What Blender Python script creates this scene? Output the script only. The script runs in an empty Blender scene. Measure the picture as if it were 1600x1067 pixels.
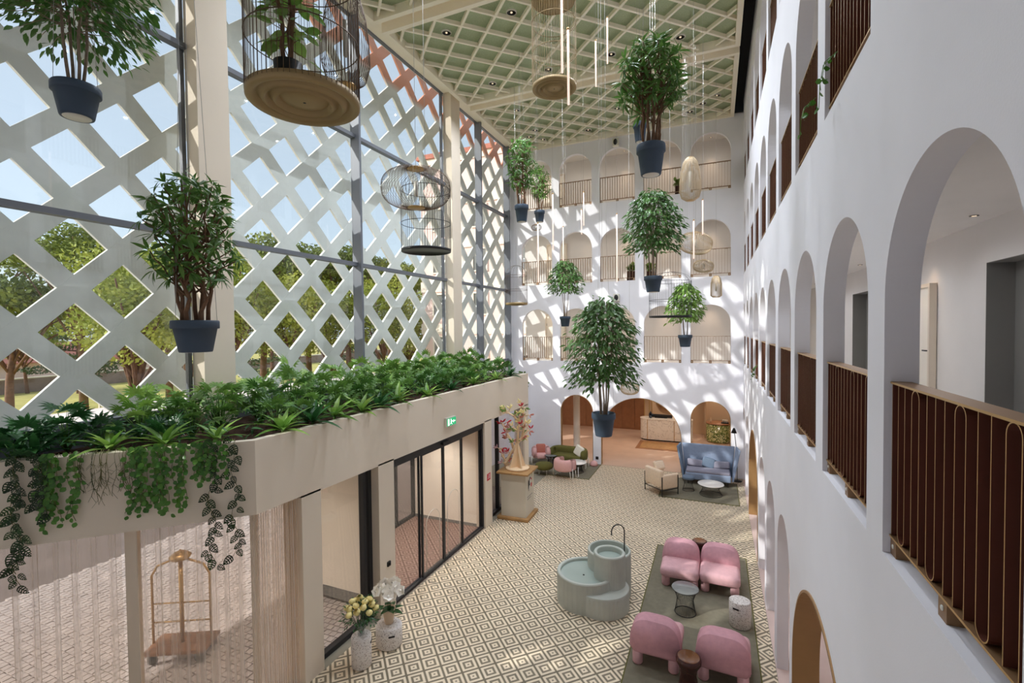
import bpy, bmesh, math, random
import numpy as np
from mathutils import Vector, Matrix

random.seed(7)
RNG = np.random.default_rng(11)
PI = math.pi
SC = bpy.context.scene
COL = SC.collection

# ------------------------------------------------------------------ camera
H0 = 5.684
YAW, PITCH, ROLL = math.radians(23.32), math.radians(1.479), math.radians(-0.6206)
fw = Vector((-math.sin(YAW) * math.cos(PITCH), math.cos(YAW) * math.cos(PITCH), -math.sin(PITCH)))
rt = Vector((math.cos(YAW), math.sin(YAW), 0.0))
up = rt.cross(fw)
rt2 = rt * math.cos(ROLL) + up * math.sin(ROLL)
up2 = -rt * math.sin(ROLL) + up * math.cos(ROLL)
cam_data = bpy.data.cameras.new("camera")
cam_data.sensor_width = 36.0
cam_data.lens = 738.45 * 36.0 / 1600.0
cam_data.clip_start, cam_data.clip_end = 0.05, 600
cam = bpy.data.objects.new("camera", cam_data)
COL.objects.link(cam)
cam.matrix_world = Matrix(((rt2.x, up2.x, -fw.x, 0), (rt2.y, up2.y, -fw.y, 0), (rt2.z, up2.z, -fw.z, H0), (0, 0, 0, 1)))
SC.camera = cam

# ------------------------------------------------------------------ world, sun, exposure
SUN_STRENGTH, SKY_STRENGTH, EXPOSURE, FILL = 2.6, 0.262, 0.55, 1.2
world = bpy.data.worlds.new("world")
SC.world = world
world.use_nodes = True
wn, wl = world.node_tree.nodes, world.node_tree.links
wn.clear()
sky = wn.new("ShaderNodeTexSky")
sky.sky_type = "NISHITA"
sky.sun_disc = False
sky.sun_elevation = math.radians(26.2)
sky.sun_rotation = math.radians(225)
sky.air_density, sky.dust_density, sky.ozone_density, sky.altitude = 0.8, 2.5, 1.2, 50
bg = wn.new("ShaderNodeBackground")
bg.inputs["Strength"].default_value = SKY_STRENGTH
wo = wn.new("ShaderNodeOutputWorld")
haze = wn.new("ShaderNodeMix")          # thin even haze over the clear sky
haze.data_type = "RGBA"
haze.inputs["Factor"].default_value = 0.72
haze.inputs["B"].default_value = (1.78, 2.02, 2.18, 1.0)
wl.new(sky.outputs[0], haze.inputs["A"])
wl.new(haze.outputs["Result"], bg.inputs[0])
wl.new(bg.outputs[0], wo.inputs[0])
sun_data = bpy.data.lights.new("sun", "SUN")
sun_data.energy = SUN_STRENGTH
sun_data.angle = math.radians(0.6)
sun_data.color = (1.0, 0.97, 0.93)
sun = bpy.data.objects.new("sun", sun_data)
COL.objects.link(sun)
sun.location = (-30, -30, 25)
sun.rotation_euler = Vector((1.0, 1.0, -0.696)).to_track_quat("-Z", "Y").to_euler()
SC.view_settings.view_transform = "Standard"
SC.view_settings.look = "None"
SC.view_settings.gamma = 1.0
SC.view_settings.exposure = EXPOSURE
SC.view_settings.use_curve_mapping = False
cy = SC.cycles
cy.max_bounces, cy.diffuse_bounces, cy.glossy_bounces = 10, 6, 3
cy.transmission_bounces, cy.transparent_max_bounces = 6, 16
cy.caustics_reflective = cy.caustics_refractive = False
cy.sample_clamp_indirect = 6.0
cy.use_denoising = True

# ------------------------------------------------------------------ dimensions (metres)
XR, T, YB, XF, XP = 0.936, 0.17, 19.457, -8.55, -6.04
SILL = [0.0, 4.303, 7.605, 10.84]
APEX = [2.86, 6.54, 9.76, 13.0]
ZC = 13.42
XLAT = -9.3
PTOP, POPEN, PEND = 4.136, 3.07, 15.4
XG = 3.4          # back wall of the gallery beside the hall
YG = YB + 2.1     # back wall of the far galleries

# ------------------------------------------------------------------ materials
def srgb(r, g, b):
    f = lambda v: (v / 255 / 12.92) if v / 255 <= 0.04045 else ((v / 255 + 0.055) / 1.055) ** 2.4
    return (f(r), f(g), f(b), 1.0)

def mat(name, rgb, rough=0.6, metal=0.0, var=0.0, scale=8.0, bump=0.0, bscale=60.0, emit=None, espec=None, coords="Object"):
    m = bpy.data.materials.new(name)
    m.use_nodes = True
    nt = m.node_tree
    p = nt.nodes["Principled BSDF"]
    c = srgb(*rgb)
    p.inputs["Base Color"].default_value = c
    p.inputs["Roughness"].default_value = rough
    p.inputs["Metallic"].default_value = metal
    if espec is not None:
        p.inputs["Specular IOR Level"].default_value = espec
    tc = None
    if var or bump:
        tc = nt.nodes.new("ShaderNodeTexCoord")
    if var:
        n = nt.nodes.new("ShaderNodeTexNoise")
        n.inputs["Scale"].default_value = scale
        n.inputs["Detail"].default_value = 4
        r = nt.nodes.new("ShaderNodeMapRange")
        r.inputs["From Min"].default_value, r.inputs["From Max"].default_value = 0.3, 0.7
        r.inputs["To Min"].default_value, r.inputs["To Max"].default_value = 1 - var, 1 + var
        mx = nt.nodes.new("ShaderNodeMix")
        mx.data_type, mx.blend_type = "RGBA", "MULTIPLY"
        mx.inputs["Factor"].default_value = 1.0
        mx.inputs["A"].default_value = c
        nt.links.new(tc.outputs[coords], n.inputs["Vector"])
        nt.links.new(n.outputs["Fac"], r.inputs["Value"])
        nt.links.new(r.outputs["Result"], mx.inputs["B"])
        nt.links.new(mx.outputs["Result"], p.inputs["Base Color"])
    if bump:
        n2 = nt.nodes.new("ShaderNodeTexNoise")
        n2.inputs["Scale"].default_value = bscale
        n2.inputs["Detail"].default_value = 3
        b = nt.nodes.new("ShaderNodeBump")
        b.inputs["Strength"].default_value = bump
        b.inputs["Distance"].default_value = 0.01
        nt.links.new(tc.outputs[coords], n2.inputs["Vector"])
        nt.links.new(n2.outputs["Fac"], b.inputs["Height"])
        nt.links.new(b.outputs["Normal"], p.inputs["Normal"])
    if emit:
        p.inputs["Emission Color"].default_value = srgb(*emit[0])
        p.inputs["Emission Strength"].default_value = emit[1]
    return m

M = {}
M["plaster"] = mat("plaster", (238, 237, 243), 0.85, var=0.02, scale=1.5, bump=0.06, bscale=90)
M["beige"] = mat("beige_plaster", (226, 213, 195), 0.8, var=0.02, scale=1.2, bump=0.05, bscale=90)
M["cream"] = mat("cream_paint", (244, 236, 222), 0.75, var=0.015, scale=2)
M["gallery"] = mat("gallery_plaster", (232, 228, 224), 0.85, var=0.02, scale=1.5)
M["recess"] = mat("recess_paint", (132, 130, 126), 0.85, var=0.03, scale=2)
M["frame"] = mat("dark_frame", (108, 112, 120), 0.5, 0.15)
M["doorframe"] = mat("door_frame", (46, 47, 50), 0.45, 0.3)
M["leafpothos"] = None
M["black"] = mat("black", (16, 16, 17), 0.55)
M["deck"] = mat("black_deck", (7, 7, 8), 0.9)
M["board"] = mat("green_board", (176, 186, 152), 0.95, var=0.16, scale=55, bump=0.4, bscale=120)
M["slat"] = mat("beige_slat", (252, 242, 222), 0.7, var=0.02, scale=3)
M["bronze"] = mat("bronze_fin", (98, 52, 38), 0.5, 0.25, var=0.06, scale=5)
M["gold"] = mat("champagne_gold", (204, 168, 112), 0.38, 0.6)
M["litbronze"] = mat("lit_bronze_fin", (176, 154, 134), 0.5, 0.2)  # lighter bronze for the far railings, their brighter lighting put into the colour
M["rail"] = mat("aged_brass_rail", (150, 116, 82), 0.42, 0.45)
M["lining"] = mat("bronze_lining", (164, 128, 84), 0.45, 0.3, var=0.05, scale=3)
M["pot"] = mat("slate_pot", (58, 74, 92), 0.6, var=0.05, scale=9)
M["soil"] = mat("bark_mulch", (70, 42, 30), 0.95, var=0.35, scale=40, bump=0.8, bscale=60)
M["trunk"] = mat("trunk_bark", (112, 82, 58), 0.85, var=0.25, scale=18, bump=0.5, bscale=50)
M["paletrunk"] = mat("pale_trunk", (140, 122, 104), 0.85, var=0.2, scale=18, bump=0.4, bscale=50)
M["pinebark"] = mat("pine_bark", (126, 92, 76), 0.9, var=0.25, scale=6, bump=0.5, bscale=20)
M["wire"] = mat("bronze_wire", (96, 74, 54), 0.45, 0.6)
M["darkwire"] = mat("dark_wire", (52, 52, 54), 0.45, 0.6)
M["palewire"] = mat("pale_gold_wire", (214, 192, 160), 0.4, 0.5)
M["brass"] = mat("brass_disc", (158, 134, 92), 0.5, 0.3, var=0.03, scale=4)
M["cable"] = mat("white_cable", (176, 174, 170), 0.5)
M["pink"] = mat("pink_velvet", (212, 167, 172), 0.85, var=0.06, scale=14, bump=0.15, bscale=200)
M["roseback"] = mat("pink_velvet_deep", (206, 154, 164), 0.85, var=0.06, scale=14, bump=0.15, bscale=200)  # slightly deeper pink for backrests and seat piping
M["palepink"] = mat("pale_pink_wool", (226, 176, 172), 0.9, var=0.04, scale=16, bump=0.15, bscale=200)
M["terracushion"] = mat("terracotta_cushion", (186, 112, 96), 0.9, var=0.06, scale=16)
M["olive"] = mat("olive_wool", (96, 92, 40), 0.9, var=0.06, scale=14, bump=0.15, bscale=200)
M["bluewool"] = mat("blue_wool", (136, 150, 174), 0.9, var=0.06, scale=14, bump=0.15, bscale=200)
M["slatewool"] = mat("slate_wool", (104, 120, 140), 0.9, var=0.06, scale=14, bump=0.2, bscale=200)
M["mauve"] = mat("mauve_wool", (140, 138, 152), 0.9, var=0.05, scale=14)
M["creamwool"] = mat("cream_boucle", (234, 210, 184), 0.9, var=0.05, scale=16, bump=0.3, bscale=160)
M["pillow"] = mat("ivory_cotton", (226, 220, 204), 0.9, var=0.04, scale=10)
M["rug"] = mat("olive_grey_rug", (122, 116, 98), 0.95, var=0.10, scale=9, bump=0.5, bscale=220)
M["whitemetal"] = mat("white_metal", (222, 218, 208), 0.4, 0.2)
M["marblewhite"] = mat("white_marble_top", (236, 232, 226), 0.25, var=0.04, scale=5)
M["greyglass"] = mat("smoked_top", (120, 122, 120), 0.06, 0.0)
M["ceramic"] = mat("brown_ceramic", (62, 30, 26), 0.08, 0.0, var=0.15, scale=6)
M["caramel"] = mat("caramel_glaze", (118, 76, 48), 0.07, 0.0, var=0.2, scale=6)
M["sage"] = mat("sage_concrete", (184, 188, 179), 0.75, var=0.05, scale=4, bump=0.1, bscale=120)
M["water"] = mat("basin_water", (164, 176, 168), 0.03, 0.0)
M["wood"] = mat("oak_wood", (168, 128, 80), 0.6, var=0.15, scale=7)
M["ply"] = mat("birch_ply", (236, 206, 168), 0.6, var=0.04, scale=10)
M["plinth"] = mat("plinth_paint", (206, 198, 182), 0.75)
M["red"] = mat("red_sign", (196, 36, 52), 0.5)
M["exit"] = mat("exit_green", (24, 150, 96), 0.5, emit=((24, 150, 96), 0.8))
M["white"] = mat("white_print", (240, 240, 238), 0.6)
M["exitwhite"] = mat("exit_pictogram", (245, 250, 246), 0.5, emit=((245, 250, 246), 0.8))
M["led"] = mat("led_tube", (255, 226, 210), 0.5, emit=((255, 226, 212), 0.62))
M["lens"] = mat("lamp_lens", (255, 236, 210), 0.3, emit=((255, 226, 190), 0.5))
M["reflector"] = mat("dark_reflector", (40, 40, 42), 0.25, 0.7)
M["vase"] = mat("beige_vase", (214, 190, 162), 0.6)
M["rose"] = mat("yellow_rose", (244, 228, 158), 0.7)
M["orchid"] = mat("white_orchid", (252, 247, 238), 0.7)
M["lobbyfloor"] = mat("terracotta_floor", (200, 172, 152), 0.5, var=0.06, scale=1.5)
M["lobbywood"] = mat("walnut_panel", (150, 104, 70), 0.5, var=0.12, scale=3)
M["lobbywall"] = mat("lobby_wall", (212, 186, 154), 0.8)
M["pinkfloor"] = mat("pink_floor", (212, 188, 180), 0.7, var=0.03, scale=2)
M["mirror"] = mat("bronze_mirror", (206, 176, 140), 0.15, 0.4)
M["lattice"] = mat("lattice_concrete", (226, 220, 206), 0.9, var=0.05, scale=3, bump=0.15, bscale=40)
M["pinkwall"] = mat("pink_render", (240, 212, 205), 0.9, var=0.03, scale=1)
M["band"] = mat("cream_band", (240, 228, 214), 0.9)
M["lawn"] = mat("dry_lawn", (196, 184, 104), 0.95, var=0.18, scale=0.6, bump=0.5, bscale=6)
M["paving"] = mat("paver_joint", (128, 118, 112), 0.95, var=0.1, scale=1.0)
M["paver"] = mat("paver_stone", (206, 198, 193), 0.9, var=0.14, scale=3)
M["canopytop"] = mat("canopy_screed", (228, 216, 212), 0.9, var=0.04, scale=1)
M["rooftile"] = mat("roof_tiles", (186, 120, 104), 0.9, var=0.12, scale=2)
M["stonewall"] = mat("boundary_wall", (150, 128, 120), 0.95, var=0.1, scale=2)
M["grout"] = mat("floor_grout", (150, 144, 128), 0.8)

def foliage(name, rgb, rgb2, rough=0.34, trans=0.25):
    m = bpy.data.materials.new(name)
    m.use_nodes = True
    nt = m.node_tree
    p = nt.nodes["Principled BSDF"]
    p.inputs["Roughness"].default_value = rough
    g = nt.nodes.new("ShaderNodeTexNoise")
    g.inputs["Scale"].default_value = 3.0
    tc = nt.nodes.new("ShaderNodeTexCoord")
    nt.links.new(tc.outputs["Object"], g.inputs["Vector"])
    oi = nt.nodes.new("ShaderNodeObjectInfo")
    ad = nt.nodes.new("ShaderNodeMath"); ad.operation = "MULTIPLY_ADD"
    ad.inputs[1].default_value = 0.7; 
    nt.links.new(oi.outputs["Random"], ad.inputs[0])
    sb = nt.nodes.new("ShaderNodeMath"); sb.operation = "SUBTRACT"
    nt.links.new(g.outputs["Fac"], sb.inputs[0]); sb.inputs[1].default_value = 0.35
    nt.links.new(sb.outputs[0], ad.inputs[2])
    mx = nt.nodes.new("ShaderNodeMix"); mx.data_type = "RGBA"
    mx.inputs["A"].default_value = srgb(*rgb); mx.inputs["B"].default_value = srgb(*rgb2)
    nt.links.new(ad.outputs[0], mx.inputs["Factor"])
    nt.links.new(mx.outputs["Result"], p.inputs["Base Color"])
    tr = nt.nodes.new("ShaderNodeBsdfTranslucent")
    nt.links.new(mx.outputs["Result"], tr.inputs["Color"])
    ms = nt.nodes.new("ShaderNodeMixShader"); ms.inputs[0].default_value = trans
    nt.links.new(p.outputs[0], ms.inputs[1]); nt.links.new(tr.outputs[0], ms.inputs[2])
    nt.links.new(ms.outputs[0], nt.nodes["Material Output"].inputs[0])
    return m

M["leaf"] = foliage("leaf_green", (56, 104, 42), (124, 162, 78))
M["leafdark"] = foliage("leaf_dark", (30, 72, 36), (66, 118, 62))
M["leafbright"] = foliage("leaf_bright", (84, 134, 48), (156, 188, 92))
M["leafpothos"] = foliage("leaf_pothos", (48, 100, 32), (96, 148, 52))
M["leaffic"] = foliage("leaf_ficus", (40, 88, 40), (104, 142, 74))
M["leafhole"] = foliage("leaf_monstera", (18, 40, 16), (44, 76, 30))
M["pine"] = foliage("pine_needles", (92, 112, 50), (150, 160, 76), 0.8, 0.1)
M["pinedark"] = foliage("cedar_needles", (54, 74, 46), (92, 106, 66), 0.8, 0.1)
M["bush"] = foliage("bush_leaves", (132, 150, 58), (196, 200, 96), 0.7, 0.2)
M["stringy"] = foliage("string_stems", (82, 84, 48), (118, 112, 66), 0.7, 0.1)

def glass(name, gloss=0.035, tint=(0.97, 0.985, 0.98)):
    m = bpy.data.materials.new(name)
    m.use_nodes = True
    nt = m.node_tree
    nt.nodes.remove(nt.nodes["Principled BSDF"])
    t = nt.nodes.new("ShaderNodeBsdfTransparent"); t.inputs[0].default_value = (*tint, 1)
    g = nt.nodes.new("ShaderNodeBsdfGlossy"); g.inputs["Roughness"].default_value = 0.02
    ms = nt.nodes.new("ShaderNodeMixShader"); ms.inputs[0].default_value = gloss
    nt.links.new(t.outputs[0], ms.inputs[1]); nt.links.new(g.outputs[0], ms.inputs[2])
    nt.links.new(ms.outputs[0], nt.nodes["Material Output"].inputs[0])
    return m

M["glass"] = glass("facade_glass")
M["doorglass"] = glass("door_glass", 0.06, (0.95, 0.93, 0.92))
M["clear"] = glass("vase_glass", 0.15, (0.95, 0.97, 0.97))

def sheer():
    m = bpy.data.materials.new("sheer_voile")
    m.use_nodes = True
    nt = m.node_tree
    nt.nodes.remove(nt.nodes["Principled BSDF"])
    t = nt.nodes.new("ShaderNodeBsdfTransparent"); t.inputs[0].default_value = (1, 0.97, 0.94, 1)
    d = nt.nodes.new("ShaderNodeBsdfDiffuse"); d.inputs[0].default_value = srgb(240, 234, 230)
    l = nt.nodes.new("ShaderNodeBsdfTranslucent"); l.inputs[0].default_value = srgb(242, 236, 230)
    a = nt.nodes.new("ShaderNodeMixShader"); a.inputs[0].default_value = 0.5
    nt.links.new(d.outputs[0], a.inputs[1]); nt.links.new(l.outputs[0], a.inputs[2])
    lw = nt.nodes.new("ShaderNodeLayerWeight"); lw.inputs[0].default_value = 0.35
    mr = nt.nodes.new("ShaderNodeMapRange")
    mr.inputs["To Min"].default_value, mr.inputs["To Max"].default_value = 0.10, 0.92
    nt.links.new(lw.outputs["Facing"], mr.inputs["Value"])
    ms = nt.nodes.new("ShaderNodeMixShader")
    nt.links.new(mr.outputs[0], ms.inputs[0])
    nt.links.new(t.outputs[0], ms.inputs[1]); nt.links.new(a.outputs[0], ms.inputs[2])
    nt.links.new(ms.outputs[0], nt.nodes["Material Output"].inputs[0])
    return m
M["sheer"] = sheer()

def tile_material(name, light, dark, rough=0.45):
    """printed cement tile: nested squares drawn in the tile's own UV square"""
    m = bpy.data.materials.new(name)
    m.use_nodes = True
    nt = m.node_tree
    p = nt.nodes["Principled BSDF"]
    p.inputs["Roughness"].default_value = rough
    tc = nt.nodes.new("ShaderNodeTexCoord")
    sx = nt.nodes.new("ShaderNodeSeparateXYZ")
    nt.links.new(tc.outputs["UV"], sx.inputs[0])
    def mth(op, a, b=None):
        n = nt.nodes.new("ShaderNodeMath"); n.operation = op
        for i, v in enumerate((a, b)):
            if v is None: continue
            if isinstance(v, (int, float)): n.inputs[i].default_value = v
            else: nt.links.new(v, n.inputs[i])
        return n.outputs[0]
    u = mth("ABSOLUTE", mth("MULTIPLY_ADD", sx.outputs[0], 2.0)); u.node.inputs[0].links[0].from_node.inputs[2].default_value = -1.0
    v = mth("ABSOLUTE", mth("MULTIPLY_ADD", sx.outputs[1], 2.0)); v.node.inputs[0].links[0].from_node.inputs[2].default_value = -1.0
    mm = mth("MAXIMUM", u, v)
    cr = nt.nodes.new("ShaderNodeValToRGB")
    cr.color_ramp.interpolation = "CONSTANT"
    e = cr.color_ramp.elements
    e[0].position, e[0].color = 0.0, srgb(*dark)
    e[1].position, e[1].color = 0.10, srgb(*light)
    for pos, c in ((0.34, dark), (0.60, light), (0.88, dark)):
        x = e.new(pos); x.color = srgb(*c)
    nt.links.new(mm, cr.inputs[0])
    nz = nt.nodes.new("ShaderNodeTexNoise"); nz.inputs["Scale"].default_value = 5
    geo = nt.nodes.new("ShaderNodeNewGeometry")
    nt.links.new(geo.outputs["Position"], nz.inputs["Vector"])
    mr = nt.nodes.new("ShaderNodeMapRange")
    mr.inputs["To Min"].default_value, mr.inputs["To Max"].default_value = 0.92, 1.08
    nt.links.new(nz.outputs["Fac"], mr.inputs["Value"])
    mx = nt.nodes.new("ShaderNodeMix"); mx.data_type, mx.blend_type = "RGBA", "MULTIPLY"
    mx.inputs["Factor"].default_value = 1
    nt.links.new(cr.outputs[0], mx.inputs["A"]); nt.links.new(mr.outputs[0], mx.inputs["B"])
    nt.links.new(mx.outputs["Result"], p.inputs["Base Color"])
    return m
M["tile"] = tile_material("cement_tile", (234, 217, 190), (130, 119, 98))
M["browntile"] = tile_material("brown_tile", (160, 132, 120), (124, 98, 88), 0.9)  # hall tile pattern repeated in brown tones

def veined():
    m = mat("veined_marble", (232, 226, 216), 0.25)
    nt = m.node_tree; p = nt.nodes["Principled BSDF"]
    tc = nt.nodes.new("ShaderNodeTexCoord")
    n = nt.nodes.new("ShaderNodeTexNoise"); n.inputs["Scale"].default_value = 2.2; n.inputs["Detail"].default_value = 6; n.inputs["Distortion"].default_value = 1.5
    nt.links.new(tc.outputs["Object"], n.inputs["Vector"])
    cr = nt.nodes.new("ShaderNodeValToRGB"); e = cr.color_ramp.elements
    e[0].position, e[0].color = 0.482, srgb(232, 226, 216); e[1].position, e[1].color = 0.518, srgb(232, 226, 216)
    x = e.new(0.5); x.color = srgb(192, 184, 174)
    nt.links.new(n.outputs["Fac"], cr.inputs[0]); nt.links.new(cr.outputs[0], p.inputs["Base Color"])
    return m
M["veined"] = veined()

def speckled(name, base, chips, scale, thr, rough):
    m = mat(name, base, rough)
    nt = m.node_tree; p = nt.nodes["Principled BSDF"]
    tc = nt.nodes.new("ShaderNodeTexCoord")
    v = nt.nodes.new("ShaderNodeTexVoronoi"); v.inputs["Scale"].default_value = scale
    nt.links.new(tc.outputs["Object"], v.inputs["Vector"])
    cr = nt.nodes.new("ShaderNodeValToRGB"); cr.color_ramp.interpolation = "CONSTANT"
    e = cr.color_ramp.elements
    e[0].position, e[0].color = 0.0, srgb(*chips[0]); e[1].position, e[1].color = thr, srgb(*base)
    for i, c in enumerate(chips[1:]):
        x = e.new(thr * (i + 1) / len(chips)); x.color = srgb(*c)
    sp = nt.nodes.new("ShaderNodeSeparateColor")
    nt.links.new(v.outputs["Color"], sp.inputs[0]); nt.links.new(sp.outputs[0], cr.inputs[0])
    nt.links.new(cr.outputs[0], p.inputs["Base Color"])
    return m
M["terrazzo"] = speckled("terrazzo", (230, 224, 220), ((176, 162, 152), (206, 196, 190), (150, 144, 140)), 85, 0.20, 0.5)
M["mosaic"] = speckled("green_mosaic", (120, 128, 74), ((206, 200, 150), (70, 84, 40), (160, 160, 100), (96, 110, 56)), 26, 0.8, 0.2)

# ------------------------------------------------------------------ mesh helpers
class MB:
    """collects vertices and faces, then links them as one mesh"""
    def __init__(s):
        s.v, s.f, s.m, s.uv, s.sm = [], [], [], None, []
    def add(s, vs, fs, mi=0, smooth=False):
        o = len(s.v)
        s.v += [tuple(p) for p in vs]
        for f in fs:
            s.f.append(tuple(i + o for i in f)); s.m.append(mi); s.sm.append(smooth)
        return s
    def box(s, x0, x1, y0, y1, z0, z1, mi=0, mis=None):
        vs = [(x0, y0, z0), (x1, y0, z0), (x1, y1, z0), (x0, y1, z0), (x0, y0, z1), (x1, y0, z1), (x1, y1, z1), (x0, y1, z1)]
        fs = [(0, 3, 2, 1), (4, 5, 6, 7), (0, 1, 5, 4), (1, 2, 6, 5), (2, 3, 7, 6), (3, 0, 4, 7)]
        s.add(vs, fs, mi)
        if mis:   # per-face materials: bottom, top, -y, +x, +y, -x
            s.m[-6:] = list(mis)
        return s
    def beam(s, p, q, w, h, mi=0):
        """rectangular bar from p to q; w sideways, h up"""
        p, q = Vector(p), Vector(q)
        d = (q - p).normalized()
        a = Vector((0, 0, 1)) if abs(d.z) < 0.95 else Vector((0, 1, 0))
        r = d.cross(a).normalized(); u = r.cross(d)
        vs = []
        for c in (p, q):
            for sx, sy in ((-1, -1), (1, -1), (1, 1), (-1, 1)):
                vs.append(c + r * (sx * w / 2) + u * (sy * h / 2))
        return s.add(vs, [(0, 1, 2, 3), (7, 6, 5, 4), (0, 4, 5, 1), (1, 5, 6, 2), (2, 6, 7, 3), (3, 7, 4, 0)], mi)
    def tube(s, pts, r, n=6, mi=0, closed=False, cap=True):
        pts = [Vector(p) for p in pts]
        rs = r if isinstance(r, (list, tuple)) else [r] * len(pts)
        m = len(pts)
        ref = None
        vs, fs = [], []
        for i, p in enumerate(pts):
            if closed: t = pts[(i + 1) % m] - pts[i - 1]
            else: t = pts[min(i + 1, m - 1)] - pts[max(i - 1, 0)]
            t = t.normalized() if t.length > 1e-9 else Vector((0, 0, 1))
            if ref is None:
                ref = t.orthogonal().normalized()
            ref = (ref - t * ref.dot(t))
            ref = ref.normalized() if ref.length > 1e-6 else t.orthogonal().normalized()
            b = t.cross(ref)
            for k in range(n):
                a = 2 * PI * k / n
                vs.append(p + (ref * math.cos(a) + b * math.sin(a)) * rs[i])
        seg = m if closed else m - 1
        for i in range(seg):
            j = (i + 1) % m
            for k in range(n):
                fs.append((i * n + k, i * n + (k + 1) % n, j * n + (k + 1) % n, j * n + k))
        if cap and not closed:
            fs.append(tuple(range(n))[::-1]); fs.append(tuple(range((m - 1) * n, m * n)))
        return s.add(vs, fs, mi, True)
    def lathe(s, prof, n=32, cx=0, cy=0, cz=0, mi=0, sx=1, sy=1, smooth=True, flute=0.0):
        """prof = list of (radius, z); radius 0 closes the end"""
        vs, fs, rows = [], [], []
        for r, z in prof:
            if r <= 1e-6:
                rows.append([len(vs)]); vs.append((cx, cy, cz + z))
            else:
                row = []
                for k in range(n):
                    a = 2 * PI * k / n
                    rr = r * (1 - flute * (k % 2))
                    row.append(len(vs)); vs.append((cx + rr * sx * math.cos(a), cy + rr * sy * math.sin(a), cz + z))
                rows.append(row)
        for a, b in zip(rows, rows[1:]):
            for k in range(n):
                k2 = (k + 1) % n
                if len(a) == 1 and len(b) == 1: continue
                if len(a) == 1: fs.append((a[0], b[k2], b[k]))
                elif len(b) == 1: fs.append((a[k], a[k2], b[0]))
                else: fs.append((a[k], a[k2], b[k2], b[k]))
        return s.add(vs, fs, mi, smooth)
    def prism(s, poly, h0, h1, mi=0, axis="z", off=None):
        """extrude a 2D polygon; axis z: (x,y), x: (y,z) from x=h0..h1, y: (x,z)"""
        mp = {"z": lambda p, h: (p[0], p[1], h), "x": lambda p, h: (h, p[0], p[1]), "y": lambda p, h: (p[0], h, p[1])}[axis]
        n = len(poly)
        vs = [mp(p, h0) for p in poly] + [mp(p, h1) for p in poly]
        fs = [tuple(range(n))[::-1], tuple(range(n, 2 * n))] + [(i, (i + 1) % n, n + (i + 1) % n, n + i) for i in range(n)]
        return s.add(vs, fs, mi)
    def mesh(s, name, mats, fix=True):
        me = bpy.data.meshes.new(name)
        me.from_pydata(s.v, [], s.f)
        for mm in (mats if isinstance(mats, (list, tuple)) else [mats]):
            me.materials.append(mm)
        me.polygons.foreach_set("material_index", s.m)
        me.polygons.foreach_set("use_smooth", s.sm)
        me.update()
        if fix:
            bm = bmesh.new(); bm.from_mesh(me)
            bmesh.ops.recalc_face_normals(bm, faces=bm.faces)
            bm.to_mesh(me); bm.free()
        return me

def link(name, me, parent=None, loc=(0, 0, 0), rot=(0, 0, 0), scale=(1, 1, 1), mw=None):
    o = bpy.data.objects.new(name, me)
    COL.objects.link(o)
    if parent: o.parent = parent
    if mw is not None: o.matrix_local = mw
    else:
        o.location = loc; o.rotation_euler = rot; o.scale = scale
    return o
def obj(name, mb, m, parent=None, **k):
    return link(name, mb.mesh(name, m), parent, **k)
def tag(o, label, cat, group=None, kind=None):
    o["label"] = label; o["category"] = cat
    if group: o["group"] = group
    if kind: o["kind"] = kind
    return o
def thing(name, label, cat, loc=(0, 0, 0), rotz=0.0, group=None):
    o = bpy.data.objects.new(name, None)
    COL.objects.link(o)
    o.empty_display_size = 0.1
    o.location = loc; o.rotation_euler = (0, 0, rotz)
    return tag(o, label, cat, group)
def struct(name, mb, m, label=None, cat=None, parent=None):
    o = obj(name, mb, m, parent) if mb is not None else link(name, None)
    if parent is None:
        o["kind"] = "structure"
        if label: o["label"] = label; o["category"] = cat
    return o
def stuff(o):
    o["kind"] = "stuff"; return o
def kids(o):
    return [c for c in o.children]
def copy_tree(o, parent=None, kd=None):
    c = o.copy(); COL.objects.link(c)
    if parent: c.parent = parent; c.matrix_parent_inverse = o.matrix_parent_inverse
    for ch in (kd or KID).get(o.name, []): copy_tree(ch, c, kd)
    return c
KID = {}
def index_kids():
    KID.clear()
    for o in bpy.data.objects:
        if o.parent: KID.setdefault(o.parent.name, []).append(o)
ONES = "zeroth first second third fourth fifth sixth seventh eighth ninth tenth eleventh twelfth thirteenth fourteenth fifteenth sixteenth seventeenth eighteenth nineteenth".split()
TENS = {2: "twenty", 3: "thirty", 4: "forty", 5: "fifty", 6: "sixty", 7: "seventy"}
def nth(i):
    if i < 20: return ONES[i]
    t, u = divmod(i, 10)
    return (TENS[t][:-1] + "ieth") if u == 0 else TENS[t] + "-" + ONES[u]
def rbox(sx, sy, sz, r, seg=3, cz=0.0, cx=0.0, cy=0.0, mb=None):
    """rounded box as an MB"""
    bm = bmesh.new()
    bmesh.ops.create_cube(bm, size=1.0)
    for v in bm.verts: v.co = Vector((v.co.x * sx + cx, v.co.y * sy + cy, v.co.z * sz + cz))
    bmesh.ops.bevel(bm, geom=bm.edges[:], offset=r, segments=seg, profile=0.5, affect="EDGES")
    out = mb or MB()
    bm.verts.index_update()
    out.add([v.co[:] for v in bm.verts], [[v.index for v in f.verts] for f in bm.faces], 0, True)
    bm.free()
    return out
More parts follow.
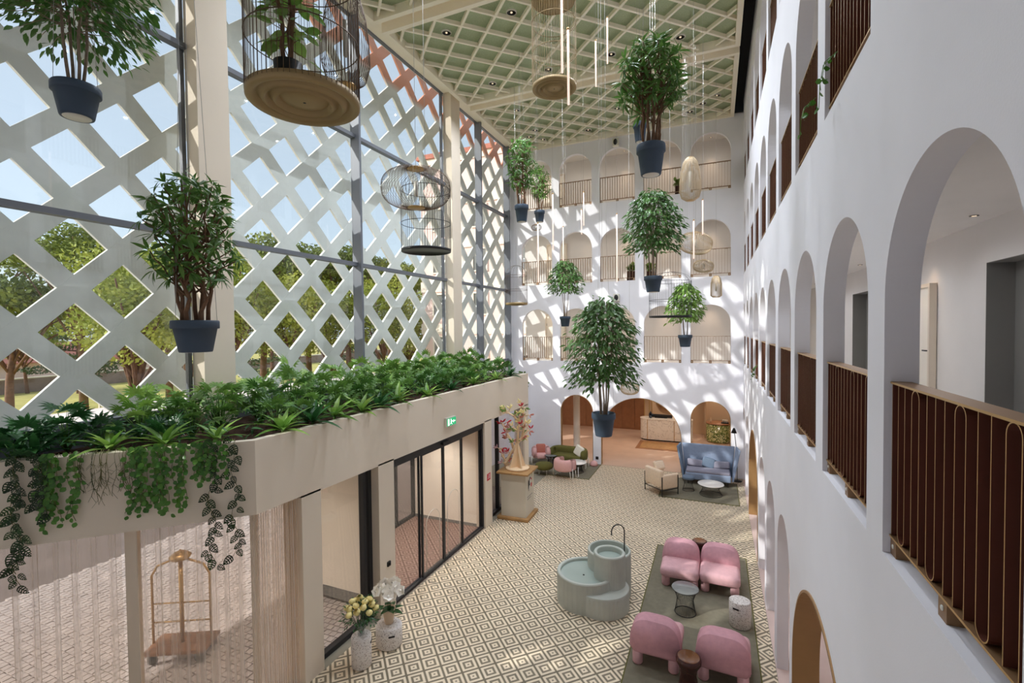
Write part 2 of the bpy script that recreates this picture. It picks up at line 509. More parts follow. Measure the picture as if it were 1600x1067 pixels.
def extr_round(poly, y0, y1, r, seg=3):
    """extrude an (x,z) outline along y and round its rims"""
    bm = bmesh.new()
    a = [bm.verts.new((x, y0, z)) for x, z in poly]
    b = [bm.verts.new((x, y1, z)) for x, z in poly]
    fa = bm.faces.new(a); fb = bm.faces.new(b[::-1])
    n = len(poly)
    for i in range(n): bm.faces.new((a[(i + 1) % n], a[i], b[i], b[(i + 1) % n]))
    ed = list(fa.edges) + list(fb.edges)
    bmesh.ops.bevel(bm, geom=ed, offset=r, segments=seg, profile=0.5, affect="EDGES")
    bm.verts.index_update()
    out = MB().add([v.co[:] for v in bm.verts], [[v.index for v in f.verts] for f in bm.faces], 0, True)
    bm.free()
    return out
def arc(cx, cz, r, a0, a1, n):
    return [(cx + r * math.cos(a0 + (a1 - a0) * i / n), cz + r * math.sin(a0 + (a1 - a0) * i / n)) for i in range(n + 1)]
def spot(name, loc, energy, size=1.2, blend=0.6, color=(1, 0.86, 0.7), radius=0.06, parent=None, direction=(0, 0, -1)):
    l = bpy.data.lights.new(name, "SPOT")
    l.energy, l.spot_size, l.spot_blend, l.color, l.shadow_soft_size = energy, size, blend, color, radius
    o = bpy.data.objects.new(name, l); COL.objects.link(o)
    o.location = loc
    o.rotation_euler = Vector(direction).to_track_quat("-Z", "Y").to_euler()
    if parent: o.parent = parent
    return o

# ------------------------------------------------------------------ structure: arched walls
def arch_curve(ua, ub, apex, n=44):
    r = (ub - ua) / 2; c = (ua + ub) / 2
    return [(c - r * math.cos(PI * i / n), apex - r + r * math.sin(PI * i / n)) for i in range(n + 1)]

def arch_wall(axis, plane, thick, u_lo, u_hi, bands, linings=None):
    """wall in plane x=plane or y=plane, built bay by bay round its arched openings"""
    mb = MB()
    P3 = (lambda u, w, v: (plane + w, u, v)) if axis == "x" else (lambda u, w, v: (u, plane + w, v))
    def quad(a, b, c, d, sm=False):
        mb.add([P3(*a), P3(*b), P3(*c), P3(*d)], [(0, 1, 2, 3)], 0, sm)
    def both(pts):
        for w in (0, thick):
            mb.add([P3(u, w, v) for u, v in pts], [tuple(range(len(pts)))], 0)
    for v0, v1, ops in bands:
        u = u_lo
        for ua, ub, sill, apex in sorted(ops):
            if ua > u + 1e-6: both([(u, v0), (ua, v0), (ua, v1), (u, v1)])
            if sill > v0 + 1e-6:
                both([(ua, v0), (ub, v0), (ub, sill), (ua, sill)])
                quad((ua, 0, sill), (ub, 0, sill), (ub, thick, sill), (ua, thick, sill))
            cv = arch_curve(ua, ub, apex)
            for (a, b), (c, d) in zip(cv, cv[1:]):
                both([(a, b), (c, d), (c, v1), (a, v1)])
                quad((a, 0, b), (c, 0, d), (c, thick, d), (a, thick, b), True)
            sp = cv[0][1]
            quad((ua, 0, sill), (ua, 0, sp), (ua, thick, sp), (ua, thick, sill))
            quad((ub, 0, sill), (ub, thick, sill), (ub, thick, sp), (ub, 0, sp))
            u = ub
        if u_hi > u + 1e-6: both([(u, v0), (u_hi, v0), (u_hi, v1), (u, v1)])
    return mb
def lining_mb(axis, plane, w0, w1, ua, ub, apex, t=0.03):
    """bent sheet that lines an arch from floor to floor"""
    mb = MB()
    cv = [(ua, 0.0)] + arch_curve(ua, ub, apex, 44) + [(ub, 0.0)]
    ci = [(ua + t, 0.0)] + arch_curve(ua + t, ub - t, apex - t, 44) + [(ub - t, 0.0)]
    P3 = (lambda u, w, v: (plane + w, u, v)) if axis == "x" else (lambda u, w, v: (u, plane + w, v))
    for i in range(len(cv) - 1):
        a, b, c, d = cv[i], cv[i + 1], ci[i + 1], ci[i]
        mb.add([P3(a[0], w0, a[1]), P3(b[0], w0, b[1]), P3(c[0], w0, c[1]), P3(d[0], w0, d[1]),
                P3(a[0], w1, a[1]), P3(b[0], w1, b[1]), P3(c[0], w1, c[1]), P3(d[0], w1, d[1])],
               [(0, 1, 2, 3), (7, 6, 5, 4), (3, 2, 6, 7), (1, 0, 4, 5)], 0, False)
    return mb

RY0, RP, RW = 2.081, 1.7682, 1.43
RB = [(RY0 + RP * k, RY0 + RP * k + RW) for k in range(-1, 10)]       # bays of the wall beside the hall, k = -1..9
BX0, BP, BW = -0.89 - 4 * 1.7481, 1.7481, 1.41
BB = [(BX0 + BP * k, BX0 + BP * k + BW) for k in range(5)]            # bays of the far wall, k = 0..4
ZT = 13.95
big_r = [(RB[2][0], RB[3][1]), (RB[7][0], RB[8][1])]
grd_r = [(*RB[0], 0, 2.75)] + [(a, b, 0, 2.86) for a, b in big_r] + [(*RB[k], 0, 2.80) for k in (4, 5, 6, 9, 10)]
bands_r = [(0, SILL[1] - 0.4, grd_r)]
edges = [SILL[1] - 0.4, SILL[2] - 0.4, SILL[3] - 0.4, ZT]
for L in (1, 2, 3):
    bands_r.append((edges[L - 1], edges[L], [(a, b, SILL[L], APEX[L]) for a, b in RB]))
wr = struct("wall_right", arch_wall("x", XR, T, -0.35, YB, bands_r), M["plaster"], "long white plaster wall of stacked arched galleries on one side of the atrium", "wall")
for i, (a, b) in enumerate(big_r):
    o = obj("arch_lining", lining_mb("x", XR, -0.015, T + 0.12, a, b, 2.86), M["lining"], wr)
    o["label"] = "bronze sheet lining a wide ground floor arch"
grd_b = [(*BB[1], 0, 2.87), (BB[2][0], BB[3][1], 0, 2.86), (*BB[4], 0, 2.86)]
bands_b = [(0, SILL[1] - 0.4, grd_b)]
for L in (1, 2, 3):
    bands_b.append((edges[L - 1], edges[L] if L < 3 else ZC + 0.1, [(a, b, SILL[L], APEX[L] + 0.0) for a, b in BB]))
wb = struct("wall_back", arch_wall("y", YB, T, XF - 0.02, XR + T, bands_b), M["plaster"], "far white plaster wall with three rows of arched gallery openings", "wall")
for (a, b, s, ap) in grd_b:
    o = obj("arch_lining", lining_mb("y", YB, -0.01, T + 0.02, a, b, ap, 0.02), M["lining"], wb)
struct("wall_front", MB().box(XF, 7.0, -0.55, -0.35, 0, ZT), M["plaster"], "plain white wall of the wing behind the viewer", "wall")
# end of the far wall above the ceiling edge and the return beside the hall
# galleries: floors, ceilings, back walls
gal = MB(); gwl = MB(); rec = MB()
for L in (1, 2, 3):
    z = SILL[L]
    gal.box(XR + T, XG, -0.35, YG, z - 0.5, z - 0.08)
    gal.box(XF - 0.02, XR + T, YB + T, YG, z - 0.5, z - 0.08)
gal.box(XR + T, XG, -0.35, YG, ZC + 0.02, ZC + 0.2)
gal.box(XF, XR + T, YB + T, YG, ZC + 0.02, ZC + 0.2)
struct("floor_gallery", gal, M["gallery"], "stacked gallery slabs behind the arched walls", "floor")
RECESS = [(0.2, 1.8), (6.9, 8.53), (13.75, 15.4)]
for L in (1, 2, 3):
    z0, z1 = SILL[L] - 0.08, (SILL[L + 1] - 0.5 if L < 3 else ZC + 0.02)
    y = -0.35
    for a, b in RECESS:
        gwl.box(XG, XG + 0.12, y, a, z0, z1)
        gwl.box(XG, XG + 0.12, a, b, z0 + 2.30, z1)
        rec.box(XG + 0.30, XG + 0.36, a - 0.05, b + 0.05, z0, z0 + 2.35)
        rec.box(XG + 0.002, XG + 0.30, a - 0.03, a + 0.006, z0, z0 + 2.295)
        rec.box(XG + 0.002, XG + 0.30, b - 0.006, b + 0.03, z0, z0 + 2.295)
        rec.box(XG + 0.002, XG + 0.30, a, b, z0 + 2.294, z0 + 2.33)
        y = b
    gwl.box(XG, XG + 0.12, y, YG + 0.1, z0, z1)
    gwl.box(XF, XG, YG, YG + 0.12, z0, z1)
struct("wall_gallery", gwl, M["gallery"], "corridor wall behind the galleries", "wall")
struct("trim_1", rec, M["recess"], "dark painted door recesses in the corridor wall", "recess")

# ground floor surroundings: slab, side passage, lobby shell
struct("floor", MB().box(XP + 0.02, XR - 0.01, -0.35, YB, -0.12, -0.006), M["grout"], "atrium floor laid with patterned cement tiles", "floor")
FLOOR = bpy.data.objects["floor"]
pf = MB()
pf.box(XF - 1, XP + 0.02, -0.35, 4.6, -0.12, -0.008)
pf.box(XP - 0.2, XP + 0.02, 4.6, YB, -0.12, -0.008).box(XF, XP - 0.2, PEND, YB, -0.12, -0.008)
struct("floor_left", pf, M["grout"], "strip of floor under the entrance front", "floor")
struct("floor_right", MB().box(XR - 0.01, 7.0, -0.35, YB, -0.12, 0.0), M["pinkfloor"], "pale pink floor of the passage beyond the arches", "floor")
sp = MB()
sp.box(4.6, 4.75, -0.35, YB, 0, SILL[1] - 0.5)
struct("wall_passage", sp, M["beige"], "inner wall of the ground floor passage", "wall")
lb = MB()
lb.box(-12, 7, YB, 27.2, -0.12, 0.0)
struct("floor_lobby", lb, M["lobbyfloor"], "terracotta coloured floor of the reception lobby", "floor")
lw = MB()
lw.box(-12, 7, 27.0, 27.2, 0, 3.3).box(-12.2, -12, YB, 27.2, 0, 3.3).box(6.9, 7.1, YB, 27.2, 0, 3.3)
struct("wall_lobby", lw, M["lobbywall"], "warm lobby wall behind the reception", "wall")
struct("ceiling_lobby", MB().box(-12, 7, YB + T, 27.2, 3.3, 3.4), M["cream"], "low ceiling over the lobby", "ceiling")
wp = struct("trim_2", MB().box(-11.9, -3.6, 26.86, 26.9, 0, 3.3), M["lobbywood"], "walnut panelling on the lobby wall", "panelling")
for i in range(12):
    obj("panel", MB().box(-0.33, 0.33, -0.02, 0.0, -1.55, 1.55), M["lobbywood"], wp, loc=(-11.4 + i * 0.69, 26.86, 1.65))

# ------------------------------------------------------------------ ceiling
cl = struct("ceiling", MB().box(XF - 0.1, XG, -0.4, YG, ZT, ZT + 0.1), M["deck"], "black deck over a coffered ceiling of green boards and beige slats", "ceiling")
CX0, CX1 = -7.98, 0.62
PAN = [(0.55, 5.02), (5.35, 9.84), (10.17, 14.67), (15.0, 19.45)]
def clip_line(p, d, x0, x1, y0, y1):
    t0, t1 = -1e9, 1e9
    for o_, dd, lo, hi in ((p[0], d[0], x0, x1), (p[1], d[1], y0, y1)):
        a, b = (lo - o_) / dd, (hi - o_) / dd
        t0, t1 = max(t0, min(a, b)), min(t1, max(a, b))
    return (t0, t1) if t1 - t0 > 0.12 else None
FB = 0.13
for y0, y1 in PAN:
    pn = obj("ceiling_panel", MB().box(CX0 + 0.02, CX1 - 0.02, y0 + 0.02, y1 - 0.02, 13.66, 13.72), M["board"], cl)
    for a in ((CX0, CX0 + FB, y0, y1), (CX1 - FB, CX1, y0, y1), (CX0 + FB, CX1 - FB, y0, y0 + FB), (CX0 + FB, CX1 - FB, y1 - FB, y1)):
        obj("frame_beam", MB().box(*a, ZC, 13.69), M["slat"], pn)
    for sgn in (1, -1):
        d = (math.sqrt(0.5), sgn * math.sqrt(0.5))
        for i in range(-14, 30):
            # crossings measured at (-6.02, 10.90) + multiples of (0.48, +-0.49)
            p = (-6.02 + 0.966 * i, 10.90)
            r = clip_line(p, d, CX0 + FB, CX1 - FB, y0 + FB, y1 - FB)
            if not r: continue
            a = (p[0] + d[0] * r[0], p[1] + d[1] * r[0]); b = (p[0] + d[0] * r[1], p[1] + d[1] * r[1])
            zz = 13.545 if sgn > 0 else 13.552
            obj("slat", MB().beam((a[0], a[1], zz), (b[0], b[1], zz), 0.060, 0.10), M["slat"], pn)
sf = MB()
sf.box(XF - 0.1, CX0 + 0.02, -0.35, YB, 13.72, ZT)
for y0, y1 in zip([p[1] for p in PAN[:-1]], [p[0] for p in PAN[1:]]):
    sf.box(CX0 + 0.02, CX1 - 0.05, y0 + 0.0, y1 - 0.0, 13.70, ZT)
struct("trim_3", sf, M["slat"], "beige soffit strips between the ceiling panels and along the glass front", "soffit")
dl_prof = [(0.115, 0.0), (0.115, -0.014), (0.092, -0.014), (0.085, 0.0), (0.06, 0.06), (0.0, 0.06)]
DL = [(-6.63, 11.168), (-6.643, 14.044), (-4.721, 11.14), (-0.893, 13.97), (-2.791, 13.993), (-4.716, 13.999), (-6.663, 16.101), (-6.653, 18.002), (-7.112, 18.509), (-6.681, 18.997), (-4.703, 18.868), (-0.425, 18.375), (0.034, 17.959), (-0.913, 16.045), (-3.29, 17.485), (-0.875, 18.867), (-2.80, 11.15), (-0.90, 11.15), (-6.64, 7.2), (-4.72, 7.2), (-2.80, 7.2), (-0.90, 7.2)]
dl_me = MB().lathe([(0.0, -0.004), (0.05, -0.005), (0.10, -0.008), (0.115, -0.014)], 24).mesh("reflector", M["reflector"])
dr_me = MB().lathe([(0.113, 0.0), (0.113, -0.03), (0.135, -0.03), (0.14, 0.0)], 24).mesh("trim_ring", M["whitemetal"])
dp_me = MB().lathe([(0.0, -0.002), (0.03, -0.006), (0.026, -0.022), (0.0, -0.026)], 12).mesh("bulb", M["lens"])
for i, (x, y) in enumerate(DL):
    t = thing("downlight", f"{nth(i + 1)} recessed round downlight in the green coffered ceiling, dark reflector", "downlight", (x, y, 13.66), group="ceiling downlights")
    link("trim_ring", dr_me, t); link("reflector", dl_me, t); link("bulb", dp_me, t)
    l = bpy.data.lights.new("downlight_beam", "SPOT"); l.energy = (240 if y < 15 else 12) * FILL; l.spot_size = 2.6 if y < 15 else 1.2; l.spot_blend = 1.0
    l.color = (0.84, 0.90, 1.0); l.shadow_soft_size = 0.02
    o = bpy.data.objects.new("downlight_beam", l); COL.objects.link(o); o.parent = t; o.location = (0, 0, -0.30)

# ------------------------------------------------------------------ floor tiles
TS = 0.2905
def clip_poly(poly, x0, x1, y0, y1):
    for ax, lim, s in ((0, x0, 1), (0, x1, -1), (1, y0, 1), (1, y1, -1)):
        out = []
        for i, p in enumerate(poly):
            q = poly[(i + 1) % len(poly)]
            a, b = (p[ax] - lim) * s, (q[ax] - lim) * s
            if a >= 0: out.append(p)
            if (a >= 0) != (b >= 0):
                t = a / (a - b)
                out.append(tuple(p[k] + (q[k] - p[k]) * t for k in range(4)))
        poly = out
        if len(poly) < 3: return None
    return poly
def tile_mesh(name, polys, m, z):
    vs, fs, uvs = [], [], []
    for pl in polys:
        o = len(vs); n = len(pl)
        vs += [(p[0], p[1], z) for p in pl] + [(p[0], p[1], z - 0.012) for p in pl]
        fs.append(tuple(range(o, o + n))); uvs += [(p[2], p[3]) for p in pl]
        for i in range(n):
            j = (i + 1) % n
            fs.append((o + i, o + n + i, o + n + j, o + j)); uvs += [(pl[i][2], pl[i][3])] * 2 + [(pl[j][2], pl[j][3])] * 2
    me = bpy.data.meshes.new(name); me.from_pydata(vs, [], fs); me.materials.append(m)
    uv = me.uv_layers.new(name="UVMap")
    uv.data.foreach_set("uv", np.array(uvs, dtype=np.float32).ravel())
    return me
hs = (TS - 0.003) / 2
def tile_poly(cx, cy):
    q = math.sqrt(0.5)
    out = []
    for a, b in ((-1, -1), (1, -1), (1, 1), (-1, 1)):
        out.append((cx + hs * (a - b) * q, cy + hs * (a + b) * q, (a + 1) / 2, (b + 1) / 2))
    return out
st = TS * math.sqrt(2)
full, rest = [], []
TX0, TX1, TY0, TY1 = XP + 0.0, XR - 0.015, 0.4, YB - 0.03
ox, oy = -4.268, 6.923
for i in range(-12, 16):
    for j in range(-18, 36):
        for h in (0, 1):
            cx, cyy = ox + st * (i + 0.5 * h), oy + st * (j + 0.5 * h)
            if not (TX0 - st < cx < TX1 + st and TY0 - st < cyy < TY1 + st): continue
            pl = clip_poly(tile_poly(cx, cyy), TX0, TX1, TY0, TY1)
            if not pl: continue
            whole = len(pl) == 4 and TX0 + st / 2 < cx < TX1 - st / 2 and TY0 + st / 2 < cyy < TY1 - st / 2
            v = Vector((cx, cyy, -H0)); d = v.dot(fw)
            vis = d > 1 and abs(v.dot(rt2) / d) < 800 / 738.45 and -v.dot(up2) / d < 540 / 738.45
            hid = (cx > -1.4 and 7.4 < cyy < 12.8) or cx > 0.6
            (full if whole and vis and not hid else rest).append((d, cx, cyy, pl))
full.sort()
rest += full[296:]; full = full[:296]
tm = tile_mesh("tile", [tile_poly(0, 0)], M["tile"], 0.0)
for d, cx, cyy, _ in full:
    link("tile", tm, FLOOR, loc=(cx, cyy, 0.0006 * random.random()))
stuff(link("tile_field", tile_mesh("tile_field", [r[3] for r in rest], M["tile"], 0.0), FLOOR))

# ------------------------------------------------------------------ entrance front under the planter
# the fascia, soffit slab and piers; the bed of the planter lies on top
CH = Vector((XP, 4.70)); CHE = Vector((XF - 0.05, 4.70 - (XP - XF + 0.05)))
q2 = math.sqrt(0.5)
fa = MB()
def wall_seg(mb, p, q, z0, z1, t):
    """vertical wall slab from p to q, thickness t to the outside (left of travel)"""
    p, q = Vector(p), Vector(q)
    n = Vector((-(q - p).y, (q - p).x)).normalized() * t
    c = [p, q, q + n, p + n]
    vs = [(a.x, a.y, z0) for a in c] + [(a.x, a.y, z1) for a in c]
    mb.add(vs, [(0, 3, 2, 1), (4, 5, 6, 7), (0, 1, 5, 4), (1, 2, 6, 5), (2, 3, 7, 6), (3, 0, 4, 7)])
fs_ = MB()
fas = [(CHE.x, CHE.y), (XP, 4.70), (XP, PEND), (XF, PEND)]
inn = [(CHE.x - 0.1, CHE.y + 0.17), (XP - 0.12, 4.75), (XP - 0.12, PEND - 0.12), (XF, PEND - 0.12)]
def ring(mb, z0, z1):
    n = len(fas)
    for i in range(n - 1):
        a, b, c, d = fas[i], fas[i + 1], inn[i + 1], inn[i]
        vs = [(*a, z0), (*b, z0), (*c, z0), (*d, z0), (*a, z1), (*b, z1), (*c, z1), (*d, z1)]
        mb.add(vs, [(0, 1, 2, 3), (4, 7, 6, 5), (0, 4, 5, 1), (2, 6, 7, 3), (1, 5, 6, 2), (3, 7, 4, 0)])
ring(fs_, POPEN, PTOP)
pl_ = thing("planter_trough", "beige wall-high planter trough over the entrance doors, filled with bark and plants", "planter", (XP, 8.0, POPEN))
off = (-XP, -8.0, -POPEN)
obj("fascia", fs_, M["beige"], pl_, loc=off)
soil = MB().prism([(CHE.x - 0.02, CHE.y + 0.2), (XP - 0.12, 4.76), (XP - 0.12, PEND - 0.12), (XF + 0.02, PEND - 0.12)], 3.72, 4.03)
obj("soil", soil, M["soil"], pl_, loc=off)
# scattered bark chips, far too small to count
cb = MB()
for i in range(1500):
    y = random.uniform(3.2, PEND - 0.2)
    xm = XP - 0.14 - max(0, 4.7 - y)
    x = xm - random.random() ** 1.6 * 1.2
    if x < XF: continue
    a = random.uniform(0, PI); s_ = random.uniform(0.015, 0.04)
    dx, dy = math.cos(a) * s_, math.sin(a) * s_
    z = 4.035 + random.uniform(0, 0.03)
    cb.add([(x - dx, y - dy, z), (x + dy * .4, y - dx * .4, z + .006), (x + dx, y + dy, z + .01), (x - dy * .4, y + dx * .4, z + .015)], [(0, 1, 2, 3)])
stuff(obj("bark_chips", cb, M["soil"], pl_, loc=off))
struct("ceiling_canopy", MB().prism([(-13.0, -3.0), (CHE.x - 0.3, -3.0), (CHE.x - 0.3, CHE.y + 0.1), (CHE.x, CHE.y + 0.22), (XP - 0.13, 4.78), (XP - 0.13, PEND - 0.13), (-13.0, PEND - 0.13)], POPEN + 0.01, 3.71).box(-13.0, XLAT + 0.2, -3.0, PEND, 3.71, 3.98), M["canopytop"], "flat canopy slab over the forecourt with a pale top", "canopy")
# piers and wall pieces below the fascia on the straight front
pr = MB()
for y0, y1 in ((5.50, 5.90), (7.36, 7.84), (11.98, 12.42), (15.02, PEND)):
    pr.box(XP - 0.30, XP - 0.001, y0, y1, 0, POPEN)
pr.box(XP - 0.30, XP - 0.001, 5.5, PEND, POPEN - 0.03, POPEN + 0.01)
struct("wall_left", pr, M["beige"], "beige piers of the entrance front between windows and doors", "wall")
# vestibule behind the sliding doors
vs_ = MB()
vs_.box(-8.60, XP - 0.30, 7.62, 7.84, 0, POPEN)                # side wall seen from the window bays
vs_.box(-8.60, XP - 0.30, 11.98, 12.2, 0, POPEN)
struct("wall_vestibule", vs_, M["cream"], "cream side walls of the entrance vestibule", "wall")
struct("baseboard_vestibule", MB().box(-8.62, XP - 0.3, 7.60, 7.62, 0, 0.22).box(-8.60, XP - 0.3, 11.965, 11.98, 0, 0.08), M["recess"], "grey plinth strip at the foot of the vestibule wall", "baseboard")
polys = []
vg = MB().box(-8.6, XP, 7.84, 11.98, -0.12, -0.01)
vf = struct("floor_vestibule", vg, M["recess"], "brown diamond patterned tile floor of the vestibule", "floor")
for i in range(-8, 9):
    for j in range(-10, 11):
        for h in (0, 1):
            pl = clip_poly(tile_poly(-7.3 + st * (i + .5 * h), 9.9 + st * (j + .5 * h)), -8.55, XP - 0.05, 7.85, 11.96)
            if pl: polys.append(pl)
stuff(link("brown_tile_field", tile_mesh("brown_tile_field", polys, M["browntile"], 0.0), vf))
def frame_rect(mb, axis, plane, u0, u1, v0, v1, w, d):
    for a in ((u0, u0 + w, v0, v1), (u1 - w, u1, v0, v1), (u0 + w, u1 - w, v0, v0 + w), (u0 + w, u1 - w, v1 - w, v1)):
        if axis == "x": mb.box(plane - d / 2, plane + d / 2, a[0], a[1], a[2], a[3])
        else: mb.box(a[0], a[1], plane - d / 2, plane + d / 2, a[2], a[3])
    return mb
# sliding doors
DX = XP - 0.12
d1 = struct("door_1", frame_rect(MB(), "x", DX, 7.84, 11.98, 0, POPEN - 0.03, 0.05, 0.12).box(DX - 0.07, DX + 0.07, 7.84, 11.98, POPEN - 0.20, POPEN - 0.03), M["doorframe"], "wide automatic glass sliding door in a dark frame", "door")
ys = [7.89, 8.94, 9.88, 10.83, 11.93]
for i in range(4):
    lf = obj("door_leaf", frame_rect(MB(), "x", DX + (0.02 if i in (1, 2) else -0.03), ys[i] + (0 if i in (0, 3) else 0.0), ys[i + 1], 0.015, POPEN - 0.2, 0.045, 0.04), M["doorframe"], d1)
    obj("glass_pane", MB().box(DX - 0.006 + (0.02 if i in (1, 2) else -0.03), DX + 0.006 + (0.02 if i in (1, 2) else -0.03), ys[i] + .045, ys[i + 1] - .045, 0.06, POPEN - 0.245), M["doorglass"], lf)
    if i in (1, 2):
        a, b = ys[i] + 0.16, ys[i + 1] - 0.2
        pts = [(DX + 0.035, a, 0.1)] + [(DX + 0.035, u, v) for u, v in arch_curve(a, b, 1.45 if i == 1 else 1.62)] + [(DX + 0.035, b, 0.1)]
        obj("arch_decal", MB().tube(pts, 0.007, 4), M["whitemetal"], lf)
obj("door_sensor", MB().box(DX + 0.07, DX + 0.14, 9.72, 10.06, POPEN - 0.16, POPEN - 0.10), M["black"], d1)
# outer vestibule door
d2 = struct("door_2", frame_rect(MB(), "x", -8.5, 7.84, 11.98, 0, POPEN, 0.08, 0.1).box(-8.55, -8.45, 10.0, 10.08, 0, POPEN).box(-8.55, -8.45, 8.9, 8.98, 0, POPEN).box(-8.55, -8.45, 11.05, 11.13, 0, POPEN), M["doorframe"], "outer glass door of the vestibule", "door")
obj("glass_pane", MB().box(-8.505, -8.495, 7.92, 11.9, 0.08, POPEN - .08), M["doorglass"], d2)
# window bays
def win(n, axis, plane, u0, u1, label, mull=()):
    mb = frame_rect(MB(), axis, plane, u0, u1, 0.0, POPEN, 0.09, 0.12)
    for u in mull: mb.box(*((plane - .06, plane + .06, u, u + .07) if axis == "x" else (u, u + .07, plane - .06, plane + .06)), 0.09, POPEN - .09)
    w = struct(f"window_{n}", mb, M["doorframe"], label, "window")
    obj("glass_pane", MB().box(plane - .005, plane + .005, u0 + .09, u1 - .09, .09, POPEN - .09) if axis == "x" else MB().box(u0 + .09, u1 - .09, plane - .005, plane + .005, .09, POPEN - .09), M["doorglass"], w)
    return w
win(2, "x", XP - 0.24, 5.90, 7.36, "tall window beside the curtained corner", (7.13,))
win(3, "x", XP - 0.24, 12.42, 15.02, "tall window behind the display plinth", (13.25,))
# chamfered corner window (45 degrees) behind the curtain
cw = MB()
L_ = (Vector((XP, 4.7)) - CHE).length
cwm = Matrix.Translation((CHE.x, CHE.y, 0)) @ Matrix.Rotation(math.radians(45), 4, "Z")
frame_rect(cw, "y", 0.34, 0.0, L_ - 0.05, 0.0, POPEN, 0.08, 0.1)
cw.box(2.00, 2.14, 0.24, 0.36, 0.08, POPEN)
w4 = struct("window_4", cw, M["beige"], "curtained glass wall across the chamfered corner", "window")
w4.matrix_world = cwm
obj("glass_pane", MB().box(0.08, L_ - .13, 0.335, 0.345, 0.08, POPEN - .08), M["doorglass"], w4)
w5 = struct("window_5", frame_rect(MB(), "x", XP - 0.30, 4.86, 5.5, 0, POPEN, 0.06, 0.08), M["beige"], "narrow glass return next to the chamfered corner", "window")
obj("glass_pane", MB().box(XP - .305, XP - .295, 4.92, 5.44, .06, POPEN - .06), M["doorglass"], w5)
# sheer curtains
def curtain(name, label, n, amp, length, z1=POPEN - 0.01, z0=0.02, dense=10):
    mb = MB(); m = n * dense
    vs = []
    for i in range(m + 1):
        t = i / m
        u = t * length
        w = amp * math.sin(2 * PI * t * n) + 0.012 * math.sin(17 * t * n)
        uu = u + 0.35 * amp * math.sin(4 * PI * t * n)
        for k in range(5):
            z = z0 + (z1 - z0) * k / 4
            s_ = 1.0 + 0.12 * (1 - k / 4) * math.sin(5 * t * n)
            vs.append((uu, w * s_, z))
    fs = [(i * 5 + k, (i + 1) * 5 + k, (i + 1) * 5 + k + 1, i * 5 + k + 1) for i in range(m) for k in range(4)]
    mb.add(vs, fs, 0, True)
    t = thing(name, label, "curtain")
    obj("voile", mb, M["sheer"], t)
    obj("curtain_rail", MB().box(0, length, -0.012, 0.012, z1 - 0.004, z1 + 0.012), M["whitemetal"], t)
    return t
c1 = curtain("sheer_curtain", "wide sheer ivory curtain hanging before the chamfered glass, far from the pier", 10, 0.05, 1.98)
c1.matrix_world = Matrix.Translation((CHE.x, CHE.y, 0)) @ Matrix.Rotation(math.radians(45), 4, "Z") @ Matrix.Translation((0.02, 0.14, 0))
c2 = curtain("sheer_curtain", "sheer ivory curtain on the chamfered glass between the post and the trough corner", 8, 0.045, 1.28)
c2.matrix_world = Matrix.Translation((CHE.x, CHE.y, 0)) @ Matrix.Rotation(math.radians(45), 4, "Z") @ Matrix.Translation((2.16, 0.14, 0))
c3 = curtain("sheer_curtain", "narrow bunched sheer curtain against the beige pier at the corner", 9, 0.065, 0.72)
c3.location = (XP - 0.12, 4.74, 0); c3.rotation_euler = (0, 0, PI / 2)
c4 = curtain("sheer_curtain", "narrow white pleated curtain at the far end of the entrance front", 8, 0.03, 0.62)
c4.location = (XP - 0.10, 14.40, 0); c4.rotation_euler = (0, 0, PI / 2)
# small fittings on the front
t = thing("exit_sign", "small green lit emergency exit sign above the sliding doors", "sign", (XP + 0.03, 10.05, 3.43))
obj("housing", MB().box(-0.03, 0.03, -0.23, 0.23, -0.11, 0.11), M["whitemetal"], t)
obj("face", MB().box(0.03, 0.036, -0.21, 0.21, -0.09, 0.09), M["exit"], t)
pg = MB()   # running figure, arrow and doorway
def flat(mb, poly, x=0.037):
    n = len(poly); mb.add([(x, -a, b) for a, b in poly] + [(x + .002, -a, b) for a, b in poly], [tuple(range(n, 2 * n))] + [(i, (i + 1) % n, n + (i + 1) % n, n + i) for i in range(n)])
for sgn in (-1,):
    flat(pg, [(-.17 , -.012), (-.10, -.012), (-.10, -.045), (-.045, 0), (-.10, .045), (-.10, .012), (-.17, .012)])
flat(pg, [(.03 + .018 * math.cos(a * PI / 5), .055 + .018 * math.sin(a * PI / 5)) for a in range(10)])
flat(pg, [(.00, .035), (.04, .03), (.045, -.02), (.01, -.015)])
flat(pg, [(.01, -.01), (-.005, -.04), (-.03, -.07), (-.018, -.076), (.012, -.045), (.03, -.015)])
flat(pg, [(.03, -.015), (.055, -.04), (.085, -.04), (.085, -.052), (.048, -.052), (.018, -.02)])
flat(pg, [(.0, .035), (-.03, .02), (-.03, -.005), (-.02, -.005), (-.018, .012), (.01, .022)])
flat(pg, [(.11, -.08), (.18, -.08), (.18, .08), (.11, .08)])
obj("pictogram", pg, M["exitwhite"], t)
t = thing("wall_sensor", "small black sensor box on the pier by the sliding doors", "sensor", (XP - 0.0, 7.62, 1.0))
obj("body", rbox(0.06, 0.10, 0.10, 0.015), M["black"], t)
obj("button", MB().lathe([(0.0, 0.0), (0.025, 0.0), (0.022, 0.012), (0, 0.014)], 12), M["reflector"], t, rot=(0, PI / 2, 0), loc=(0.03, 0, 0))
t = thing("fire_sign", "small red safety plaque on the pier beside the display plinth", "sign", (XP - 0.01, 12.2, 1.42))
obj("plate", MB().box(0, 0.012, -0.11, 0.11, -0.1, 0.1), M["red"], t)
pm = MB()
for k in range(3): flat(pm, [(-.08, .05 - .045 * k), (.02 + .02 * k, .05 - .045 * k), (.02 + .02 * k, .065 - .045 * k), (-.08, .065 - .045 * k)], 0.0125)
obj("print", pm, M["white"], t)

